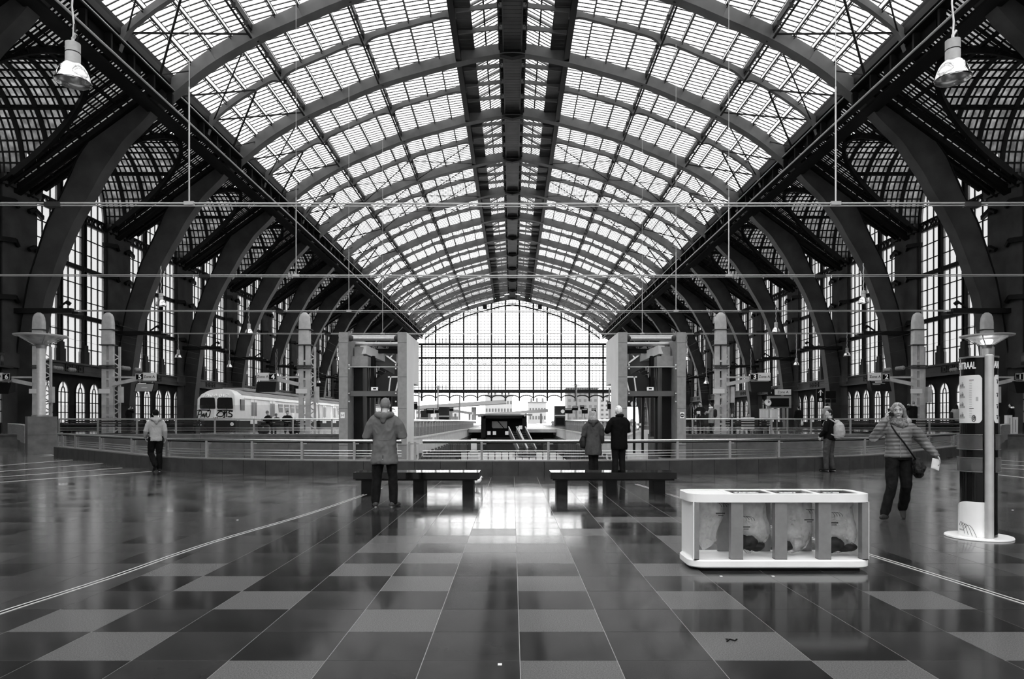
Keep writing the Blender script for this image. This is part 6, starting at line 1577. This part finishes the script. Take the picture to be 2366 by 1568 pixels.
# --- man with the pale backpack
figure('man in black jacket with a pale backpack at the railing on the right', G(1917,1087), .75, 1.75,
  dict(elR=(.25,-.06,1.15), elL=(-.25,.02,1.15), wrR=(.2,.14,.98), wrL=(-.2,.17,1.0), hyaw=.75, hpitch=-.05, kneeR=(.1,.02,.5), kneeL=(-.1,.06,.5), ankR=(.12,-.04,.085), ankL=(-.11,.06,.085)),
  [trousers('denim',1.12,fold=.010), shoes('shoe_d','sole'),
   coat('coat_b', [(.88,.18,.14,0),(.93,.2,.155,0),(1.05,.195,.155,0),(1.2,.205,.15,0),(1.34,.205,.14,-.01),(1.43,.165,.105,-.015),(1.5,.09,.075,-.02)], (.084,.074,.056), .010, name='jacket', seed=9),
   blob('hair','hair_dark',hair_short,.009),
   blob('backpack','pack',lambda mb,p,g,R: (mb.chain([(0,-.24,1.02),(0,-.27,1.15),(0,-.25,1.3),(0,-.22,1.37)],[.13,.155,.14,.09],14), mb.chain([(0,-.32,1.03),(0,-.33,1.13)],[.10,.10],12)),.010,4,.006,.08),
   blob('strap','pack',lambda mb,p,g,R: [mb.chain([(s*.1,-.2,1.38),(s*.12,-.08,1.47),(s*.13,.06,1.45),(s*.14,.13,1.33),(s*.16,.05,1.12),(s*.13,-.17,1.02)],[.022]*6,8) for s in (-1,1)],.009)])
# --- woman on the phone walking towards the camera
wloc = V((2076-VX)*9.95/F, 9.95, 0)
WK = dict(hipR=(.09,.02,.93), hipL=(-.09,-.02,.93), kneeR=(.12,.16,.51), ankR=(.22,.20,.10), kneeL=(-.10,.03,.50), ankL=(-.10,-.22,.14), toeR=(.45,.88,.10), toeL=(.1,.9,-.42),
   shR=(.175,0,1.41), shL=(-.175,-.01,1.40), elR=(.35,.06,1.22), wrR=(.20,.095,1.49), hdR=(-.24,-.12,.97), pnR=(-1,.15,-.1), elL=(-.35,-.07,1.16), wrL=(-.49,.02,.97), hdL=(-.35,.1,-.9), pnL=(.8,.4,-.3), curl=dict(R=.42,L=.45),
   hyaw=-.12, hpitch=-.12, hroll=.08, head=(.02,.045,1.63), face=True)
def wscarf(mb, p, g, R):
    n = g('neck')
    for dz, rr, y in ((.02,.075,.012),(-.02,.092,.016),(-.055,.102,.022)):
        pts = [n + V(rr*cos(a), rr*sin(a)*.95+y, dz + .02*sin(2*a)) for a in [2*pi*i/14 for i in range(14)]]; mb.chain(pts+[pts[0]], [.036]*15, 9)
    mb.chain([n+V(-.09,.06,-.06), n+V(-.03,.115,-.085), n+V(.05,.10,-.05), n+V(.09,.04,.0)], [.032,.04,.038,.03], 10)
def whair(mb, p, g, R):
    b = MB(); b.ball((0,-.014,.026), .082,.098,.102, 22, 16)
    b.v = [(x, (y if not (y > .05 and z < .07) else .035), z) for x, y, z in b.v]; b.v = [tuple(R @ Vector(v)) for v in b.v]; mb.join(b)
    for x in (-.074,.074): mb.chain(RR(R, [(x*.4,.06,.105),(x*.95,.045,.05),(x*1.08,.015,-.01),(x*1.05,-.02,-.08)]), [.022,.026,.026,.024], 9)
    for i, x in enumerate((-.075,-.045,0,.045,.075)): mb.chain(RR(R, [(x,-.06,.02),(x*1.2,-.08,-.09),(x*1.25-.04,-.10,-.19),(x*1.1-.09,-.115,-.27)]), [.036,.036,.032,.02], 9)
figure('fair haired woman in quilted grey jacket walking with phone at her ear', wloc, 2.82, 1.69, WK,
  [trousers('navy',1.02,fold=.011), shoes('boot',None,True),
   coat('puffer', [(.93,.185,.14,0),(.97,.19,.145,0),(1.08,.17,.135,.0),(1.2,.178,.135,.0),(1.33,.185,.13,0),(1.41,.16,.105,-.01),(1.47,.095,.075,-.01)], (.082,.074,.052), .006, .009, 'quilted_jacket', .1, 4),
   blob('hood','hoodie',lambda mb,p,g,R: (mb.chain([g('neck')+V(-.06,.08,-.06),g('neck')+V(-.14,.0,-.01),g('neck')+V(-.12,-.1,.0),g('neck')+V(0,-.14,-.01),g('neck')+V(.12,-.1,.0),g('neck')+V(.14,.0,-.02)],[.03,.045,.05,.055,.05,.035],10)),.009,3,.005,.06),
   blob('scarf','scarf',wscarf,.007,1,.004,.03), blob('hair','hair_fair',whair,.007,2,.005,.025),
   solid('zip','steel_d',lambda mb,p,g,R: mb.tube([(0,.150,.94),(0,.146,1.08),(0,.146,1.2),(0,.142,1.33)],.006,5)),
   solid('mobile_phone','black',lambda mb,p,g,R: mb.bar(R @ V(.088,.055,-.06), R @ V(.098,.0,.045), .016, .062, up=(1,0,0))),
   solid('bag_strap','black',lambda mb,p,g,R: mb.tube([(.12,.06,1.43),(.06,.155,1.3),(-.04,.165,1.16),(-.13,.15,1.02),(-.2,.1,.92),(-.22,.04,.88)],.011,6)),
   blob('shoulder_bag','leather',lambda mb,p,g,R: (mb.chain([(-.25,.04,.70),(-.26,.05,.78),(-.24,.05,.88)],[.07,.095,.055],12), mb.chain([(-.24,.1,.82),(-.24,.13,.74)],[.06,.05],10)),.008,3,.012,.04)])
pp_ = thing('paper_sheet', 'white folded paper held in the walking woman\'s lowered hand', 'paper', wloc, 2.82)
pm = MB(); pm.poly([(-.50,.72),(-.40,.76),(-.42,.90),(-.52,.88)], .05, .053, 'y'); pm.poly([(-.49,.73),(-.41,.765),(-.425,.885),(-.51,.87)], .058, .06, 'y'); pm.build('sheet', M['paper'], pp_)

# --- people on the platforms
def simple_coat(m, hem, w=1.0, seed=0, name='coat'):
    r = [(hem,.19*w,.14*w,0),(hem+.05,.195*w,.145*w,0),(1.08,.18*w,.14*w,0),(1.22,.19*w,.14*w,0),(1.35,.19*w,.13*w,-.01),(1.43,.155*w,.1*w,-.015),(1.49,.09,.07,-.02)]
    return coat(m, r, (.08*w,.068*w,.052*w), .008, name=name, seed=seed)
pz = lambda px, D: V((px-VX)*D/F, D, ZP)
figure('woman with tied dark hair in black coat, left of the three talking', pz(1597,38.2), -1.0, 1.70, dict(elR=(.2,.15,1.15), wrR=(.05,.3,1.15), hpitch=-.15), [trousers('navy'), shoes('shoe_d'), simple_coat('coat_b',.8), blob('hair','hair_dark',hair_long,.012), blob('shoulder_bag','leather',lambda mb,p,g,R: mb.chain([(-.25,-.05,.75),(-.25,-.05,.92)],[.1,.1],8),.014)], far=True)
figure('man in black jacket looking down at papers, middle of the three talking', pz(1618,38.4), 2.6, 1.78, dict(elR=(.26,.05,1.15), elL=(-.26,.05,1.15), wrR=(.1,.28,1.12), wrL=(-.1,.28,1.12), hpitch=-.35), [trousers('navy'), shoes('shoe_d'), simple_coat('coat_b',.86,1.05), blob('hair','hair_dark',hair_short,.012), solid('leaflet','paper',lambda mb,p,g,R: mb.poly([(-.1,1.1),(.1,1.1),(.1,1.25),(-.1,1.25)],.35,.36,'y'))], far=True)
figure('woman in grey coat with white scarf, right of the three talking', pz(1643,38.0), 1.2, 1.72, dict(elR=(.22,.1,1.2), elL=(-.22,.12,1.2), wrR=(.12,.28,1.25), wrL=(-.1,.28,1.22), hpitch=-.2), [trousers('coat_b'), shoes('shoe_d'), simple_coat('hoodie',.62), blob('hair','hair_dark',hair_short,.012), blob('scarf','white',lambda mb,p,g,R: mb.chain([g('neck')+V(-.1,-.06,.0),g('neck')+V(.0,.1,.0),g('neck')+V(.1,.0,.02),g('neck')+V(.1,.12,-.15)],[.05,.05,.05,.04],9),.012), blob('backpack','leather',lambda mb,p,g,R: mb.chain([(0,-.22,1.05),(0,-.22,1.3)],[.12,.12],9),.014)], far=True)
figure('man in black jacket walking away with a white plastic bag', pz(1845,47.5), .2, 1.76, dict(kneeL=(-.1,.1,.5), ankR=(.1,-.1,.1)), [trousers('denim'), shoes('shoe_d'), simple_coat('coat_b',.9,1.08), blob('hair','hair_dark',hair_short,.012), blob('carrier_bag','white',lambda mb,p,g,R: mb.chain([(.28,.05,.5),(.28,.06,.66),(.27,.06,.82)],[.12,.11,.03],9),.014)], far=True)
figure('person in dark jacket with one arm raised on the far left platform', pz(298,46.0), -.5, 1.76, dict(elR=(.3,.1,1.3), wrR=(.1,.2,1.5), hdR=(-.3,.2,.9)), [trousers('coat_b'), shoes('shoe_d'), simple_coat('coat_b',.8,1.15), blob('hair','hair_dark',hair_short,.012)], far=True)
figure('person in dark jacket raising a camera beside the second mast from right', pz(2110,39.0), .3, 1.86, dict(elR=(.32,.15,1.3), elL=(-.3,.15,1.3), wrR=(.1,.28,1.48), wrL=(-.08,.28,1.48), hdR=(-.3,.3,.9), hdL=(.3,.3,.9)), [trousers('coat_b'), shoes('shoe_d'), simple_coat('coat_b',.8,1.15), blob('hair','hair_grey',hair_short,.012)], far=True)
figure('person in dark coat half hidden behind the walking woman', pz(2081,41.0), 2.9, 1.78, {}, [trousers('coat_b'), shoes('shoe_d'), simple_coat('coat_b',.8,1.1), blob('hair','hair_dark',hair_short,.012)], far=True)
figure('person with dark hair, pale scarf and grey coat left of the column', pz(2209,40.5), -.5, 1.70, {}, [trousers('coat_b'), shoes('shoe_d'), simple_coat('hoodie',.7), blob('hair','hair_dark',hair_long,.012), blob('shoulder_bag','leather',lambda mb,p,g,R: mb.chain([(-.24,-.05,.95),(-.24,-.05,1.2)],[.11,.11],8),.014)], far=True)
figure('person in black coat with white collar at the right end', pz(2336,39.5), .6, 1.74, {}, [trousers('coat_b'), shoes('shoe_d'), simple_coat('coat_b',.7,1.15), blob('hair','hair_dark',hair_short,.012), blob('collar','white',lambda mb,p,g,R: mb.chain([g('neck')+V(-.1,-.05,.0),g('neck')+V(0,-.1,.02),g('neck')+V(.1,-.05,.0)],[.05,.06,.05],9),.012)], far=True)
figure('person with a white hood behind the man with the backpack', pz(1911,43.5), -.4, 1.83, {}, [trousers('denim'), shoes('shoe_d'), simple_coat('hoodie',.8,1.05), blob('hood','white',lambda mb,p,g,R: mb.chain([g('neck')+V(-.11,-.03,.04),g('neck')+V(0,-.11,.05),g('neck')+V(.11,-.03,.04),g('neck')+V(.12,.02,.02)],[.06,.075,.07,.06],9),.012), blob('hair','hair_dark',hair_short,.012)], far=True)
SIT = dict(hipR=(.1,0,.5), hipL=(-.1,0,.5), kneeR=(.13,.42,.5), kneeL=(-.13,.42,.5), ankR=(.13,.40,.085), ankL=(-.13,.40,.085), shR=(.18,.06,.98), shL=(-.18,.06,.98), elR=(.25,.14,.74), elL=(-.25,.14,.74), wrR=(.08,.36,.70), wrL=(-.08,.36,.70), hdR=(-.4,.8,-.2), hdL=(.4,.8,-.2), pnR=(0,0,1), pnL=(0,0,1), neck=(0,.07,1.06), head=(0,.13,1.19), hpitch=-.35,
           torso=[(.44,.165,.13,-.02),(.52,.17,.13,-.02),(.64,.15,.11,0),(.78,.155,.11,.02),(.9,.165,.11,.045),(.98,.15,.09,.06),(1.03,.09,.06,.065)])
SC_ = [(.46,.18,.15,-.02),(.56,.19,.16,-.02),(.68,.185,.15,.0),(.8,.195,.145,.03),(.92,.195,.13,.05),(.99,.16,.10,.06),(1.05,.09,.075,.065)]
def sitter(label, px, D, yaw, hz, bag, capm, H=1.76):
    figure(label, V((px-VX)*D/F, D, ZP+hz), yaw, H, SIT, [trousers('coat_b'), shoes('shoe_d'), coat('coat_b',SC_,(.08,.068,.052),.008,name='jacket'), blob('headwear' if capm != 'hair_dark' else 'hair',capm,cap if capm != 'hair_dark' else hair_short,.012)] + ([solid('notebook','paper',lambda mb,p,g,R: mb.poly([(-.18,.40),(.18,.40),(.18,.6),(-.18,.6)],.69,.70,'z'))] if bag else []), far=True)
sitter('man in grey cap and black jacket seated left on the platform bench', 622, 39.9, 2.6, .0, True, 'hair_grey')
sitter('man with short hair in black jacket seated right on the platform bench', 664, 39.9, 3.5, .0, True, 'hair_dark')
sitter('smaller person sitting behind between the two seated men', 640.5, 42.3, 2.9, -.02, False, 'hair_grey', 1.62)
sitter('person on the long right platform bench, left one of two', 1691, 42.7, 3.0, 0, False, 'hair_dark', 1.6)
sitter('person on the long right platform bench, right one of two', 1727, 42.7, 3.3, 0, False, 'hair_dark', 1.6)
for n, (px, yaw) in enumerate(((609,.2),(680,-.2))):
    t = thing('suitcase', 'dark wheeled suitcase in front of the seated man on the ' + ('left' if n == 0 else 'right'), 'suitcase', V((px-VX)*38.6/F, 38.6, ZP), yaw)
    rslab(MB(), .62, .28, .05, .52, .1, .05).build('shell', M['leather'], t, 40)
    MB().tube([(-.12,0,.5),(-.12,0,.58),(.12,0,.58),(.12,0,.5)], .015, 6).build('handle', M['black'], t)
    MB().box(-.04,.04,-.145,-.138,.34,.40).build('badge', M['steel'], t)
    for x in (-.24,.24): MB().lathe([(.04,-.02),(.04,.02)], (x,0,.04), 10, (1,0,0)).build('wheel', M['black'], t)
for i in range(2):
    t = thing('cardboard_box', ('pale cardboard box on the block by the right end person','second pale box beside it at the right end')[i], 'box', V(P(2318+i*13,0,39).x, 38.6, ZP)); MB().box(-.14,.14,-.12,.12,0,1.05-.1*i).build('carton', M['offwhite'], t); MB().box(-.02,.02,-.125,-.12,.1,.9-.1*i).build('tape', M['grey'], t)
